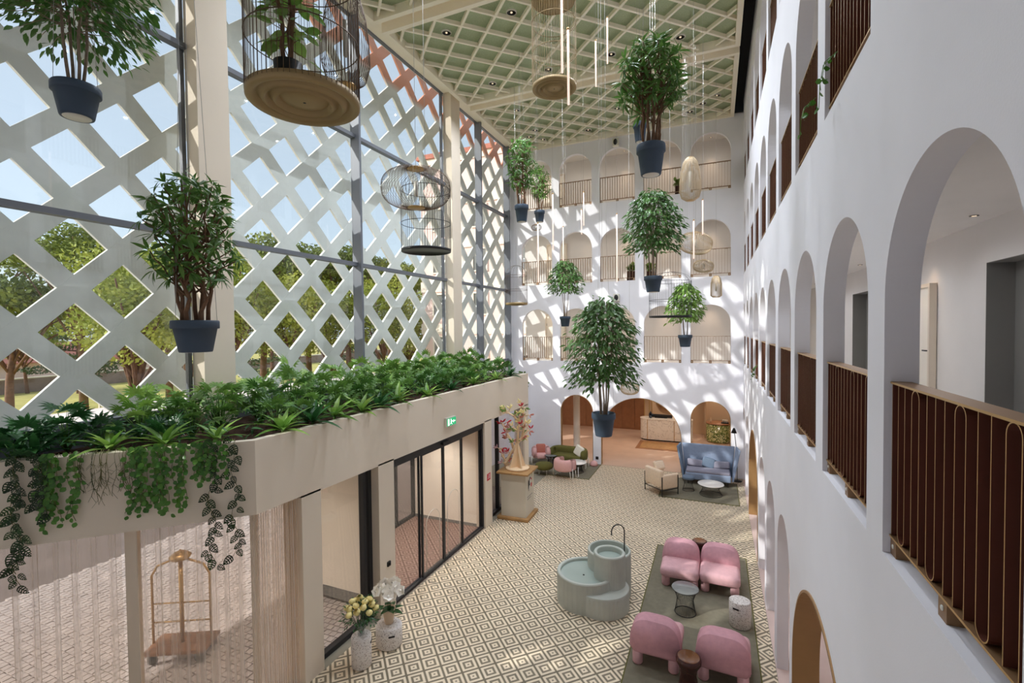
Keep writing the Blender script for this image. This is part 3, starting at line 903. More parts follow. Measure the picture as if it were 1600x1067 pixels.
# ------------------------------------------------------------------ facade glazing
fz = [4.35, 7.40, 10.66, 13.70]
fy = [-0.35, 1.0, 5.41, 9.67, 13.98, 16.53, 19.22]
fac = struct("window_1", MB().box(XF - 0.06, XF + 0.05, -0.35, YG, 13.70, 13.78), M["frame"], "tall glass front with slim dark mullions beside the planter", "window")
for z in fz[:3]:
    obj("transom", MB().box(XF - 0.05, XF + 0.10, -0.35, YG, z - 0.045, z + 0.045), M["frame"], fac)
obj("sill_panel", MB().box(XF - 0.05, XF + 0.05, 2.2, PEND, 4.0, 4.32), M["frame"], fac)
for y in fy[1:]:
    obj("mullion", MB().box(XF - 0.06, XF + (0.02 if y in (5.41, 13.98) else 0.22), y - 0.035, y + 0.035, 4.0, 13.70), M["frame"], fac)
for i in range(len(fy)):
    a = fy[i] + 0.035; b = (fy[i + 1] - 0.035) if i + 1 < len(fy) else YG
    for z0, z1 in zip(fz, fz[1:]):
        obj("glass_pane", MB().box(XF - 0.012, XF - 0.004, a, b, z0 + 0.045, z1 - 0.045), M["glass"], fac)
c_ = MB()
for y0, y1 in ((5.45, 6.03), (14.05, 14.64)):
    c_.box(XF + 0.03, -8.21, y0, y1, 0 if y0 < 5 else 3.8, 13.72)
struct("wall_columns", c_, M["beige"], "two square beige columns standing inside the glass front", "column")
struct("wall_left_far", MB().box(XF - 0.25, XF + 0.0, PEND, YG, 0, 4.0), M["plaster"], "solid base wall below the glass between the entrance volume and the far wall", "wall")
struct("wall_corner", MB().box(XF - 0.5, XF - 0.02, -0.55, 0.25, 0, 14.2), M["plaster"], "end of the front wing where it meets the glass", "wall")

# ------------------------------------------------------------------ lattice screen
lat = thing("lattice_screen", "pale concrete diagonal lattice screen standing outside the glass front", "screen", (XLAT, 9.0, 3.98))
P_ = 1.362 / 2     # half diagonal of one cell
cyc, czc = 4.130, 2.756 + H0
LY0, LY1, LZ0, LZ1 = -1.0, 23.4, 3.98, 16.0
M["lattop"] = mat("terracotta_concrete", (204, 146, 120), 0.9, var=0.05, scale=3)
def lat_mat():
    m = mat("lattice_two_tone", (226, 220, 206), 0.9, bump=0.15, bscale=40)
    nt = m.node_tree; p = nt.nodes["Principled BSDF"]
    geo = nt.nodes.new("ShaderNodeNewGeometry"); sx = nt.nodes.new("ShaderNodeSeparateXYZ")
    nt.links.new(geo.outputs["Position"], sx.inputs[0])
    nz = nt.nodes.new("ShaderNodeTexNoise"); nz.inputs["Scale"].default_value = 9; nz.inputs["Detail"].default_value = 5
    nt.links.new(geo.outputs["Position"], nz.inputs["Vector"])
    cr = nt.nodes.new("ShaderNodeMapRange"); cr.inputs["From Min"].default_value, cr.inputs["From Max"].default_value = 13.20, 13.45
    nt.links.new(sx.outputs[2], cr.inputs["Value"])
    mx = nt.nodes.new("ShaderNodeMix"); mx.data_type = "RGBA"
    mx.inputs["A"].default_value = srgb(232, 232, 228); mx.inputs["B"].default_value = srgb(214, 150, 124)  # pale tone below, blending to terracotta near the top
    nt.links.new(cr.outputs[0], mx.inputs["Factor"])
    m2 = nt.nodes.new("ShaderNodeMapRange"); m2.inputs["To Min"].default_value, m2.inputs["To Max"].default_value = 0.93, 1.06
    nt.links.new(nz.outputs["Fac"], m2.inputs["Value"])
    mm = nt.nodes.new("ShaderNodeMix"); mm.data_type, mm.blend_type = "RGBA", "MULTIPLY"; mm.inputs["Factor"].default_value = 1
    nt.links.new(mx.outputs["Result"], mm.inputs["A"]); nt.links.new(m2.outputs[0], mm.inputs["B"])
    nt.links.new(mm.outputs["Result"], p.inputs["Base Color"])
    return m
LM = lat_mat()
BWID, BDEP = 0.31, 0.07
for sgn in (1, -1):
    d = (q2, sgn * q2)
    for i in range(-30, 34):
        # bars run midway between rows of openings
        p = (cyc + P_ * (2 * i + 1), czc)
        r = clip_line(p, d, LY0, LY1, LZ0, LZ1)
        if not r: continue
        a = (p[0] + d[0] * r[0], p[1] + d[1] * r[0]); b = (p[0] + d[0] * r[1], p[1] + d[1] * r[1])
        dep = BDEP if sgn > 0 else BDEP - 0.012
        mb = MB()
        n = (-d[1] * BWID / 2, d[0] * BWID / 2)
        pts = [(a[0] + n[0], a[1] + n[1]), (a[0] - n[0], a[1] - n[1]), (b[0] - n[0], b[1] - n[1]), (b[0] + n[0], b[1] + n[1])]
        mb.prism(pts, XLAT - dep / 2, XLAT + dep / 2, 0, "x")
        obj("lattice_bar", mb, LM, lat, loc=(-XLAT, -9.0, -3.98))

# ------------------------------------------------------------------ railings
def railing(name, label, w, mfin, medge, group, n=15, depth=0.085, mrail=None):
    """local x along the rail, y through it; front (hall side) at y=0"""
    t = thing(name, label, "railing", group=group)
    h0, h1 = 0.115, 1.03
    step = (w - 0.02) / (n - 1)
    top_u, bot_u = {3, 8, 12}, {1, 5, 10}
    intop = {k for i in top_u for k in (i, i + 1)}; inbot = {k for i in bot_u for k in (i, i + 1)}
    cache = {}
    def fin(lo, hi):
        key = (round(lo, 3), round(hi, 3))
        if key not in cache:
            mb = MB().box(-0.003, 0.003, 0.0, depth, lo, hi, 0, (0, 0, 1, 0, 0, 0))
            cache[key] = mb.mesh("fin", [mfin, medge])
        return cache[key]
    r = step / 2
    for i in range(n):
        lo = h0 + (r if i in inbot else 0); hi = h1 - (r if i in intop else 0)
        link("fin", fin(lo, hi), t, loc=(0.01 + i * step, 0, 0))
    for up_, st_ in ((1, top_u), (-1, bot_u)):
        mb = MB()
        c = arc(0, 0, r + .003, 0, PI, 10); ci = arc(0, 0, r - .003, 0, PI, 10)
        for j in range(10):
            a, b, cc, d = c[j], c[j + 1], ci[j + 1], ci[j]
            s = up_
            mb.add([(a[0], 0, s * a[1]), (b[0], 0, s * b[1]), (cc[0], 0, s * cc[1]), (d[0], 0, s * d[1]), (a[0], depth, s * a[1]), (b[0], depth, s * b[1]), (cc[0], depth, s * cc[1]), (d[0], depth, s * d[1])],
                   [(0, 1, 2, 3), (7, 6, 5, 4), (0, 4, 5, 1), (2, 6, 7, 3)], 0)
            mb.m[-4] = 1
        me = mb.mesh("fin_bend", [mfin, medge])
        for i in st_:
            link("fin_bend", me, t, loc=(0.01 + (i + .5) * step, 0, h1 - r if up_ > 0 else h0 + r))
    obj("top_rail", MB().box(-0.005, w + .005, -0.008, depth + 0.01, h1, h1 + 0.012, 0, (0, 0, 1, 0, 0, 0)), [mrail or mfin, medge], t)
    obj("bottom_rail", MB().box(-0.005, w + .005, -0.008, depth + 0.01, h0 - 0.012, h0, 0, (0, 0, 1, 0, 0, 0)), [mrail or mfin, medge], t)
    bk = MB().box(0, 0.09, 0.0, depth * .8, 0.0, h0 - 0.012).mesh("bracket", mrail or medge)
    bolt = MB().lathe([(0, 0.004), (0.012, 0.004), (0.014, 0.0)], 10).mesh("bolt", M["whitemetal"])
    for x in (0.0, w / 2 - .045, w - 0.09):
        b = link("bracket", bk, t, loc=(x, 0.0, 0))
        link("bolt", bolt, b, loc=(0.045, -0.001, 0.055), rot=(PI / 2, 0, 0))
    return t
railsA = railing("gallery_railing", "x", RW, M["bronze"], M["gold"], "bronze fin railings beside the hall", mrail=M["rail"])
railsB = railing("gallery_railing", "x", BW, M["litbronze"], M["rail"], "champagne fin railings of the far galleries", n=15)
index_kids()
FLOORN = {1: "lowest", 2: "middle", 3: "top"}
first = True
for L in (1, 2, 3):
    for k, (a, b) in enumerate(RB):
        o = railsA if first else copy_tree(railsA)
        first = False
        o.location = (XR + 0.04, b, SILL[L]); o.rotation_euler = (0, 0, -PI / 2)
        o["label"] = f"bronze fin railing in the {nth(11 - k)} arch from the far corner, {FLOORN[L]} hall side gallery"
first = True
for L in (1, 2, 3):
    for k, (a, b) in enumerate(BB):
        o = railsB if first else copy_tree(railsB)
        first = False
        o.location = (a, YB + 0.05, SILL[L])
        o["label"] = f"pale fin railing in the {nth(k + 1)} arch from the glass, {FLOORN[L]} far gallery"
# gallery doors and downlights
def gallery_door(n, x, y, z, rz, label):
    d = struct(f"door_{n}", frame_rect(MB(), "y", 0.0, -0.5, 0.5, 0, 2.16, 0.06, 0.1), M["beige"], label, "door")
    d.location = (x, y, z); d.rotation_euler = (0, 0, rz)
    lf = obj("door_leaf", MB().box(-0.44, 0.44, -0.015, 0.02, 0.01, 2.10), M["cream"], d)
    obj("handle", MB().beam((0.26, -0.06, 1.02), (0.40, -0.06, 1.02), 0.02, 0.02).beam((0.39, -0.06, 1.02), (0.39, 0, 1.02), 0.02, 0.02), M["black"], lf)
    obj("hinge", MB().box(-0.47, -0.43, -0.03, 0.0, 0.3, 0.42), M["black"], lf); obj("hinge", MB().box(-0.47, -0.43, -0.03, 0.0, 1.6, 1.72), M["black"], lf)
    return d
for i, (L, x) in enumerate(((1, -7.0), (2, -6.9), (3, -7.0))):
    gallery_door(10 + i, x, YG - 0.06, SILL[L] - 0.08, 0, f"cream door behind the arch next to the glass on the {FLOORN[L]} far gallery")
gallery_door(20, XG - 0.06, 10.56, SILL[1] - 0.08, -PI / 2, "white door with black hinges in the corridor behind the near arches")
gl_trim = MB().lathe([(0.05, 0.0), (0.05, -0.006), (0.04, -0.006), (0.0, 0.01)], 16).mesh("trim_ring", M["reflector"])
gn = 0
for L in (1, 2, 3):
    zc = (SILL[L + 1] - 0.5) if L < 3 else ZC + 0.02
    for k, (a, b) in enumerate(BB):
        gn += 1
        x = (a + b) / 2
        t = thing("gallery_downlight", f"small recessed downlight over the {nth(k + 1)} arch of the {FLOORN[L]} far gallery", "downlight", (x, YG - 0.38, zc - 0.004), group="gallery downlights")
        link("trim_ring", gl_trim, t)
        obj("bulb", MB().lathe([(0.0, -0.008), (0.025, -0.008), (0.028, 0.0)], 12), M["lens"], t)
        spot("gallery_beam", (0, 0, -0.03), (30 if k > 1 else 10) * FILL, 1.1, 1.0, (1, 0.68, 0.42), 0.03, t)
        spot("gallery_fill", (0, -0.75, -0.03), 13 * FILL, 2.8, 0.7, (1, 0.92, 0.82), 0.1, t)  # added fill lamp beside the fixture, brightens the far gallery
    for k in range(-1, 10):
        a, b = RB[k + 1]
        gn += 1
        y = (a + b) / 2 + (0.35 if k == 4 else 0)
        t = thing("gallery_downlight", f"small recessed downlight in the corridor behind the {nth(k + 2)} near arch, {FLOORN[L]} level", "downlight", (XG - 0.30, y, zc - 0.004), group="gallery downlights")
        link("trim_ring", gl_trim, t)
        obj("bulb", MB().lathe([(0.0, -0.008), (0.025, -0.008), (0.028, 0.0)], 12), M["lens"], t)
        spot("gallery_beam", (0, 0, -0.03), 13 * FILL, 1.3, 0.9, (1, 0.70, 0.45), 0.03, t) if k % 2 == 0 else None
        spot("gallery_fill", (-0.95, 0, -0.03), (19 if L == 1 else 8) * FILL, 2.9, 0.6, (0.88, 0.92, 1.0), 0.1, t) if k > 1 else None  # added cool fill without a fixture of its own, brightens the corridor wall
# lobby lamps
for i, (x, y) in enumerate(((-5.4, 22.0), (-3.5, 23.0), (-1.6, 22.5), (0.2, 23.5), (-2.5, 25.9), (0.4, 26.0), (-7.5, 24.5))):
    t = thing("lobby_downlight", f"{nth(i + 1)} recessed downlight in the low lobby ceiling", "downlight", (x, y, 3.296), group="lobby downlights")
    link("trim_ring", gl_trim, t)
    spot("lobby_beam", (0, 0, -0.03), 60 * FILL, 2.4, 0.8, (1, 0.84, 0.70), 0.08, t)
for i, (x, y) in enumerate(((2.6, 3.0), (2.6, 7.0), (2.6, 11.0), (2.6, 15.0))):
    t = thing("passage_downlight", f"{nth(i + 1)} recessed downlight in the ground floor passage behind the arches", "downlight", (x, y, SILL[1] - 0.504), group="passage downlights")
    link("trim_ring", gl_trim, t)
    spot("passage_beam", (0, 0, -0.03), 26 * FILL, 2.4, 0.8, (1, 0.85, 0.72), 0.08, t)
for i, (x, y) in enumerate(((-7.3, 9.0), (-7.3, 10.9))):
    t = thing("vestibule_downlight", f"{nth(i + 1)} recessed downlight in the vestibule ceiling", "downlight", (x, y, POPEN - 0.004), group="vestibule downlights")
    link("trim_ring", gl_trim, t)
    spot("vestibule_beam", (0, 0, -0.03), 95 * FILL, 2.4, 0.8, (1, 0.94, 0.86), 0.08, t)

for i, (x, y) in enumerate(((-7.4, 6.3), (-7.9, 4.6))):  # lamps added under the canopy to brighten the cream side wall
    t = thing("canopy_added_light", f"{nth(i + 1)} added downlight under the canopy, brightening the wall outside the front windows", "downlight", (x, y, POPEN + 0.006), group="added canopy lights")
    link("trim_ring", gl_trim, t)
    spot("canopy_fill", (0, 0, -0.03), 30 * FILL, 2.4, 0.8, (1, 0.9, 0.78), 0.08, t)

# ------------------------------------------------------------------ leaves
def leaf_geo(Ln, W, droop=0.12, fold=0.12, seg=4, blunt=0.0):
    ts = [i / seg for i in range(seg + 1)]
    vs, fs = [], []
    for t in ts:
        w = W / 2 * (math.sin(PI * min(1, t ** 0.8)) * (1 - blunt) + blunt * math.sqrt(max(0, math.sin(PI * t)))) if 0 < t < 1 else 0
        z = -droop * Ln * t * t
        if w <= 0: vs.append([(0, Ln * t, z)])
        else: vs.append([(-w, Ln * t, z + fold * w), (0, Ln * t, z), (w, Ln * t, z + fold * w)])
    flat_, idx = [], []
    for r in vs:
        idx.append(list(range(len(flat_), len(flat_) + len(r)))); flat_ += r
    for a, b in zip(idx, idx[1:]):
        if len(a) == 1: fs += [(a[0], b[1], b[0]), (a[0], b[2], b[1])]
        elif len(b) == 1: fs += [(a[0], a[1], b[0]), (a[1], a[2], b[0])]
        else: fs += [(a[0], a[1], b[1], b[0]), (a[1], a[2], b[2], b[1])]
    return flat_, fs
def hole_leaf(Ln, W):
    """heart shaped leaf with slots between its ribs"""
    vs, fs = [], []
    def strip(p, q, w):
        p, q = Vector(p), Vector(q); n = Vector((-(q - p).y, (q - p).x, 0)).normalized() * w
        o = len(vs); vs.extend([p - n, p + n, q + n, q - n]); fs.append((o, o + 1, o + 2, o + 3))
    prof = [(0.0, .05), (.12, .42), (.3, .5), (.5, .46), (.7, .33), (.87, .15), (1, 0)]
    strip((0, 0, 0), (0, Ln, -.1 * Ln), W * .06)
    for s in (-1, 1):
        for (t0, w0), (t1, w1) in zip(prof, prof[1:]):
            strip((s * w0 * W, t0 * Ln, 0.02), (s * w1 * W, t1 * Ln, 0.0 - .1 * Ln * t1), W * .06)
        for t, w in prof[1:6]:
            strip((0, (t - .1) * Ln, 0), (s * w * W, t * Ln, .01), W * .075)
    return [tuple(v) for v in vs], fs
def lobed_leaf(Ln, W):
    """palmate leaf: pointed fingers fanned round the tip of its stalk"""
    vs, fs = [], []
    st_ = 0.30 * Ln
    o = len(vs); vs.extend([(-.010, 0, 0), (.010, 0, 0), (.010, st_, 0), (-.010, st_, 0)]); fs.append((0, 1, 2, 3))
    for i in range(9):
        a = math.radians(-112 + 28 * i)
        l_ = Ln * 0.70 * (1.0 - 0.30 * abs(i - 4) / 4); w = W * .078
        dx, dy = math.sin(a), math.cos(a)
        o = len(vs)
        for t, wf, z in ((0.03, .25, 0), (.35, .85, .03), (.62, 1.0, .015), (1.0, 0, -.10)):
            c = Vector((dx * l_ * t, st_ + dy * l_ * t, z * Ln))
            n = Vector((-dy, dx, 0)) * w * wf
            if wf: vs.extend([c - n + Vector((0, 0, .012 * Ln)), c, c + n + Vector((0, 0, .012 * Ln))])
            else: vs.append(c)
        for k in (0, 3):
            fs += [(o + k, o + k + 1, o + k + 4, o + k + 3), (o + k + 1, o + k + 2, o + k + 5, o + k + 4)]
        fs += [(o + 6, o + 7, o + 9), (o + 7, o + 8, o + 9)]
    return [tuple(v) for v in vs], fs
def leaf_mesh(name, geo, m):
    mb = MB().add(geo[0], geo[1], 0, False)
    return mb.mesh(name, m, fix=False)
def frame_of(pos, d, upv=Vector((0, 0, 1)), s=1.0, roll=0.0):
    d = Vector(d).normalized()
    x = d.cross(upv)
    x = x.normalized() if x.length > 1e-4 else d.orthogonal().normalized()
    z = x.cross(d)
    if roll:
        x, z = x * math.cos(roll) + z * math.sin(roll), z * math.cos(roll) - x * math.sin(roll)
    return Matrix(((x.x * s, d.x * s, z.x * s, pos[0]), (x.y * s, d.y * s, z.y * s, pos[1]), (x.z * s, d.z * s, z.z * s, pos[2]), (0, 0, 0, 1)))
def merged_leaves(name, geo, mats, m, parent=None):
    v = np.array(geo[0], dtype=np.float64); n = len(v)
    A = np.array([[list(r) for r in x] for x in mats])
    vv = np.einsum("kij,nj->kni", A[:, :3, :3], v) + A[:, None, :3, 3]
    fs = []
    for k in range(len(mats)):
        fs += [tuple(i + k * n for i in f) for f in geo[1]]
    me = bpy.data.meshes.new(name); me.from_pydata(vv.reshape(-1, 3).tolist(), [], fs); me.materials.append(m)
    o = link(name, me, parent); return stuff(o)
def put_leaves(geo, me, mats, m, parent, limit=296):
    random.shuffle(mats)
    for a in mats[:limit]: link("leaf", me, parent, mw=a)
    if len(mats) > limit: merged_leaves("foliage", geo, mats[limit:], m, parent)

def rnd_dir(zlo=-1, zhi=1):
    a = random.uniform(0, 2 * PI); z = random.uniform(zlo, zhi); r = math.sqrt(max(0, 1 - z * z))
    return Vector((r * math.cos(a), r * math.sin(a), z))
def pot_parts(t, D, H, z_top=0.0, cable_to=None):
    R = D / 2
    rb = R * 0.70
    prof = [(0, -H), (rb * .96, -H), (rb, -H + .012), (R * .90, -H * .26), (R * .96, -H * .26), (R, -H * .24), (R, -.012), (R - .006, 0), (R - .03, 0), (R - .035, -.05), (0, -.05)]
    obj("pot", MB().lathe(prof, 36, cz=z_top), M["pot"], t)
    obj("soil", MB().lathe([(0, -.045), (R - .036, -.049)], 24, cz=z_top), M["soil"], t)
    obj("drain_plug", MB().lathe([(0, -H - .004), (rb * .8, -H - .003), (rb * .82, -H)], 24, cz=z_top), M["whitemetal"], t)
    if cable_to:
        for i, a in enumerate((0.6, 0.6 + 2.1, 0.6 + 4.2)):
            x, y = (R - .01) * math.cos(a), (R - .01) * math.sin(a)
            obj("cable", MB().tube([(x, y, z_top), (x * .35, y * .35, z_top + 3.0 if cable_to > 3.2 else z_top + cable_to * .8), (x * .3, y * .3, z_top + cable_to)], 0.0022, 4), M["cable"], t)
def trunk_tube(p, q, r0, r1, wob=0.03, n=6):
    p, q = Vector(p), Vector(q); pts, rs = [], []
    for i in range(n + 1):
        t = i / n
        w = wob * math.sin(PI * t) if 0 < i < n else 0
        pts.append(p.lerp(q, t) + Vector((random.uniform(-w, w), random.uniform(-w, w), 0))); rs.append(r0 + (r1 - r0) * t)
    return pts, rs
G_DRAC = leaf_geo(1.0, 0.235, 0.26, 0.25, 4); ME_DRAC = leaf_mesh("leaf", G_DRAC, M["leaf"])
G_FIC = leaf_geo(1.0, 0.42, 0.12, 0.2, 3); ME_FIC = leaf_mesh("leaf", G_FIC, M["leaffic"])
G_FIG = leaf_geo(1.0, 0.62, 0.15, 0.15, 4, 0.8); ME_FIG = leaf_mesh("leaf", G_FIG, M["leafbright"])

def dracaena(name, label, loc, D, H, ctop, crad, c0, rosettes, lpr, leafL, cable, limit=296, trunks=5, seed=1):
    """pot, several bare stems and rosettes of strap leaves; c0/ctop = bottom and top of the crown above the rim"""
    random.seed(seed)
    t = thing(name, label, "plant", loc, group="plants hanging in dark pots")
    pot_parts(t, D, H, 0, cable)
    tr = MB(); mats = []
    ends = []
    for i in range(trunks):
        a = 2 * PI * i / trunks + random.uniform(-.3, .3)
        r = D * .26
        pts, rs = trunk_tube((r * math.cos(a), r * math.sin(a), -.05), (crad * .3 * math.cos(a + .4), crad * .3 * math.sin(a + .4), c0 + (ctop - c0) * random.uniform(.35, .75)), D * .052, D * .026, 0.035)
        tr.tube(pts, rs, 7); ends.append(pts)
    for i in range(rosettes):
        # spread over an egg shaped crown
        f = (i + .5) / rosettes
        zz = c0 + (ctop - c0) * (0.12 + 0.86 * f)
        prof = math.sqrt(max(0.02, 1 - ((f - .42) / .62) ** 2))
        a = i * 2.39996 + random.uniform(-.3, .3)
        rr = crad * prof * random.uniform(.45, .80)
        c = Vector((rr * math.cos(a), rr * math.sin(a), zz))
        base = random.choice(ends)
        bp = base[min(len(base) - 1, max(2, int(len(base) * (0.35 + .5 * f))))]
        pts, rs = trunk_tube(bp, c, D * .022, D * .014, 0.02, 4)
        tr.tube(pts, rs, 5)
        axis = Vector((math.cos(a) * .6, math.sin(a) * .6, .75)).normalized()
        for k in range(lpr):
            el = random.uniform(-.75, .85)
            d = rnd_dir(-1, 1); d = (d - axis * d.dot(axis)).normalized() * math.cos(el) + axis * math.sin(el)
            mats.append(frame_of(c + d * .012, d, axis, leafL * random.uniform(.7, 1.1), random.uniform(-.3, .3)))
    obj("trunk", tr, M["trunk"], t)
    put_leaves(G_DRAC, ME_DRAC, mats, M["leaf"], t, limit)
    return t
def ficus(name, label, loc, D, H, c0, ctop, crad, n, leafL, cable, limit=296, m="leaffic", seed=2, stems=4, group="plants hanging in dark pots"):
    """slender stems and drooping layered sprays of pointed leaves"""
    random.seed(seed)
    t = thing(name, label, "plant", loc, group=group)
    pot_parts(t, D, H, 0, cable)
    tr = MB(); mats = []; ends = []
    for i in range(stems):
        a = 2 * PI * i / stems
        pts, rs = trunk_tube((D * .12 * math.cos(a), D * .12 * math.sin(a), -.05), (crad * .28 * math.cos(a), crad * .28 * math.sin(a), c0 + (ctop - c0) * .72), D * .042, D * .02, 0.02)
        tr.tube(pts, rs, 6); ends.append(pts)
    sprays = max(14, n // 14)
    for i in range(sprays):
        f = (i + .5) / sprays
        zz = c0 + (ctop - c0) * (0.10 + 0.90 * f)
        prof = math.sqrt(max(0.03, 1 - ((f - .36) / .66) ** 2))
        a = i * 2.39996 + random.uniform(-.3, .3)
        out = Vector((math.cos(a), math.sin(a), 0))
        p0 = out * crad * prof * .12 + Vector((0, 0, zz))
        p1 = out * crad * prof * random.uniform(.86, 1.05) + Vector((0, 0, zz - (ctop - c0) * random.uniform(.04, .14)))
        tr.tube([p0 - Vector((0, 0, .05)), p0.lerp(p1, .5) + Vector((0, 0, .03)), p1], [D * .014, D * .009, D * .004], 4)
        k_ = max(5, n // sprays)
        for k in range(k_):
            s_ = random.uniform(.15, 1.05)
            side = out.cross(Vector((0, 0, 1))) * random.uniform(-1, 1) * crad * .30
            c = p0.lerp(p1, s_) + side + Vector((0, 0, random.uniform(-.03, .04) * (ctop - c0) + .05 * (1 - s_)))
            d = out * .7 + side.normalized() * random.uniform(-.2, .7) + Vector((0, 0, random.uniform(-1.0, -.05)))
            mats.append(frame_of(c, d, Vector((0, 0, 1)), leafL * random.uniform(.7, 1.15), random.uniform(-.6, .6)))
    obj("trunk", tr, M["paletrunk"], t)
    put_leaves(G_FIC, leaf_mesh("leaf", G_FIC, M[m]), mats, M[m], t, limit)
    return t
dr = lambda z: 13.655 - z
ficus("hanging_ficus", "ficus in a dark pot hanging closest to the lattice, crown cut by the picture top", (-5.468, 2.50, 7.99), 0.37, 0.29, 0.40, 1.7, 0.62, 2300, 0.10, dr(7.99), seed=3, m="leaf")
dracaena("hanging_dracaena", "bushy dracaena with thick bare stems in a dark pot before the front column", (-4.551, 2.943, 5.80), 0.40, 0.30, 1.34, 0.50, 0.22, 66, 13, 0.15, dr(5.8), seed=4, trunks=7)
dracaena("hanging_dracaena", "large dracaena in a blue-grey pot hanging highest in front of the far wall", (-0.844, 7.007, 8.27), 0.40, 0.42, 1.45, 0.56, 0.42, 64, 13, 0.19, dr(8.27), seed=5, trunks=9)
dracaena("hanging_dracaena", "plant mostly hidden behind the large high dracaena, only its pot showing", (-1.398, 9.857, 9.80), 0.27, 0.38, 0.9, 0.26, 0.35, 8, 8, 0.16, dr(9.8), limit=0, seed=6)
dracaena("hanging_dracaena", "pale sunlit dracaena hanging next to the far end of the glass", (-5.092, 12.61, 9.22), 0.40, 0.47, 1.85, 0.56, 0.35, 50, 12, 0.21, dr(9.22), limit=0, seed=7)
dracaena("hanging_dracaena", "slim dracaena in a small pot just behind the pale sunlit one", (-5.82, 16.129, 9.93), 0.38, 0.40, 1.55, 0.44, 0.3, 36, 11, 0.20, dr(9.93), limit=0, seed=8, trunks=3)
ficus("hanging_ficus", "spreading leafy tree in a slate pot before the second row of far arches", (-1.313, 11.231, 6.86), 0.41, 0.36, 0.55, 1.95, 0.66, 1900, 0.14, dr(6.86), seed=9, limit=150)
ficus("hanging_ficus", "small round-headed tree on a tall thin stem in a light grey pot", (-4.68, 15.423, 6.10), 0.37, 0.34, 0.75, 1.85, 0.62, 1300, 0.14, dr(6.1), limit=0, seed=10, stems=3)
ficus("hanging_ficus", "biggest hanging tree, its slate pot level with the lobby arches", (-1.786, 8.121, 4.22), 0.41, 0.40, 0.42, 1.98, 0.64, 2500, 0.12, dr(4.22), seed=11, stems=5)
ficus("hanging_ficus", "compact light green tree in a grey pot over the far lounge", (-0.801, 14.354, 5.47), 0.39, 0.34, 0.35, 1.47, 0.50, 1200, 0.14, dr(5.47), limit=0, m="leafbright", seed=12, stems=3)

# ------------------------------------------------------------------ cages, wire lamps and light tubes
def ring_pts(r, z, n=48): return [(r * math.cos(2 * PI * k / n), r * math.sin(2 * PI * k / n), z) for k in range(n)]
def cage(label, loc, R, zs, disc, m, wires=56, dome=0.0, cable=4.0, wire_parts=False, wr_=0.0028, wide_rim=0.05):
    t = thing("wire_cage", label, "hanging cage", loc, group="hanging wire cages")
    z0, z1 = 0.0, zs[-1]
    if disc == "brass":
        prof = [(0, -.004), (R * .20, -.002), (R * .36, .004), (R * .41, .026), (R * .44, .024), (R * .48, -.020), (R * .51, -.030), (R * .55, -.006), (R * .60, .026), (R * .63, .024), (R * .67, -.020), (R * .70, -.030), (R * .74, -.006), (R * .79, .026), (R * .82, .024), (R * .86, -.010), (R * .90, -.014), (R * .97, -.020), (R, -.006), (R, wide_rim), (0, wide_rim)]
        obj("base_disc", MB().lathe(prof, 64), M["brass"], t)
        obj("centre_screw", MB().lathe([(0, -.008), (.012, -.006), (.014, 0)], 12), M["darkwire"], t)
    else:
        obj("base_disc", MB().lathe([(0, .012), (R - .03, .012), (R - .03, 0), (R, 0), (R, .045), (0, .045)], 48), M[disc], t)
    for z in zs:
        obj("hoop", MB().tube(ring_pts(R, z), wr_ * 2.0, 5, closed=True), m, t)
    wm = MB().tube([(R, 0, 0.02), (R, 0, z1)], wr_, 4).mesh("wire", m)
    if wire_parts:
        for k in range(wires): link("wire", wm, t, rot=(0, 0, 2 * PI * k / wires))
    else:
        mb = MB()
        for k in range(wires):
            a = 2 * PI * k / wires
            mb.tube([(R * math.cos(a), R * math.sin(a), 0.02), (R * math.cos(a), R * math.sin(a), z1)], wr_, 3, cap=False)
        stuff(obj("wire_mesh", mb, m, t))
    if dome:
        mb = MB()
        for k in range(wires // 4):
            a = 4 * PI * k / (wires // 2)
            mb.tube([(R * math.cos(a) * math.cos(b), R * math.sin(a) * math.cos(b), z1 + dome * math.sin(b)) for b in [PI / 2 * j / 8 for j in range(9)]], wr_, 3, cap=False)
        stuff(obj("dome_wires", mb, m, t))
    else:
        obj("top_disc", MB().lathe([(0, z1 + .03), (R, z1 + .03), (R, z1), (0, z1)], 48), M["brass"] if disc == "brass" else m, t)
    obj("cable", MB().tube([(0, 0, z1 + dome), (0, 0, 13.655 - loc[2])], 0.004, 5), M["cable"], t)
    return t
cage("largest brass floored wire cage with a fig plant inside, hanging nearest the viewer", (-3.36, 3.19, 7.72), 0.47, [0.52, 1.15, 1.75], "brass", M["wire"], 64, 0, 13.6 - 9.47, True, 0.0026)
cage("brass floored wire cage hanging right under the coffered ceiling", (-2.699, 8.33, 10.05), 0.40, [0.62, 1.17, 1.58], "brass", M["brass"], 56, 0, 13.6 - 11.6)
cage("dark hooped wire cage with a domed top hanging before the front column gap", (-4.949, 7.50, 7.14), 0.455, [0.52, 1.14], "darkwire", M["darkwire"], 60, 0.30, 13.6 - 8.6)
cage("small pale brass cage with a domed top close to the far corner of the glass", (-6.0, 14.33, 6.50), 0.36, [0.47, 0.93], "brass", M["wire"], 44, 0.34, 13.6 - 7.8)
cage("dark wire cage with a domed top, half hidden by the compact light tree", (-1.10, 13.07, 5.95), 0.53, [0.45, 0.93], "darkwire", M["darkwire"], 48, 0.26, 13.6 - 7.1)
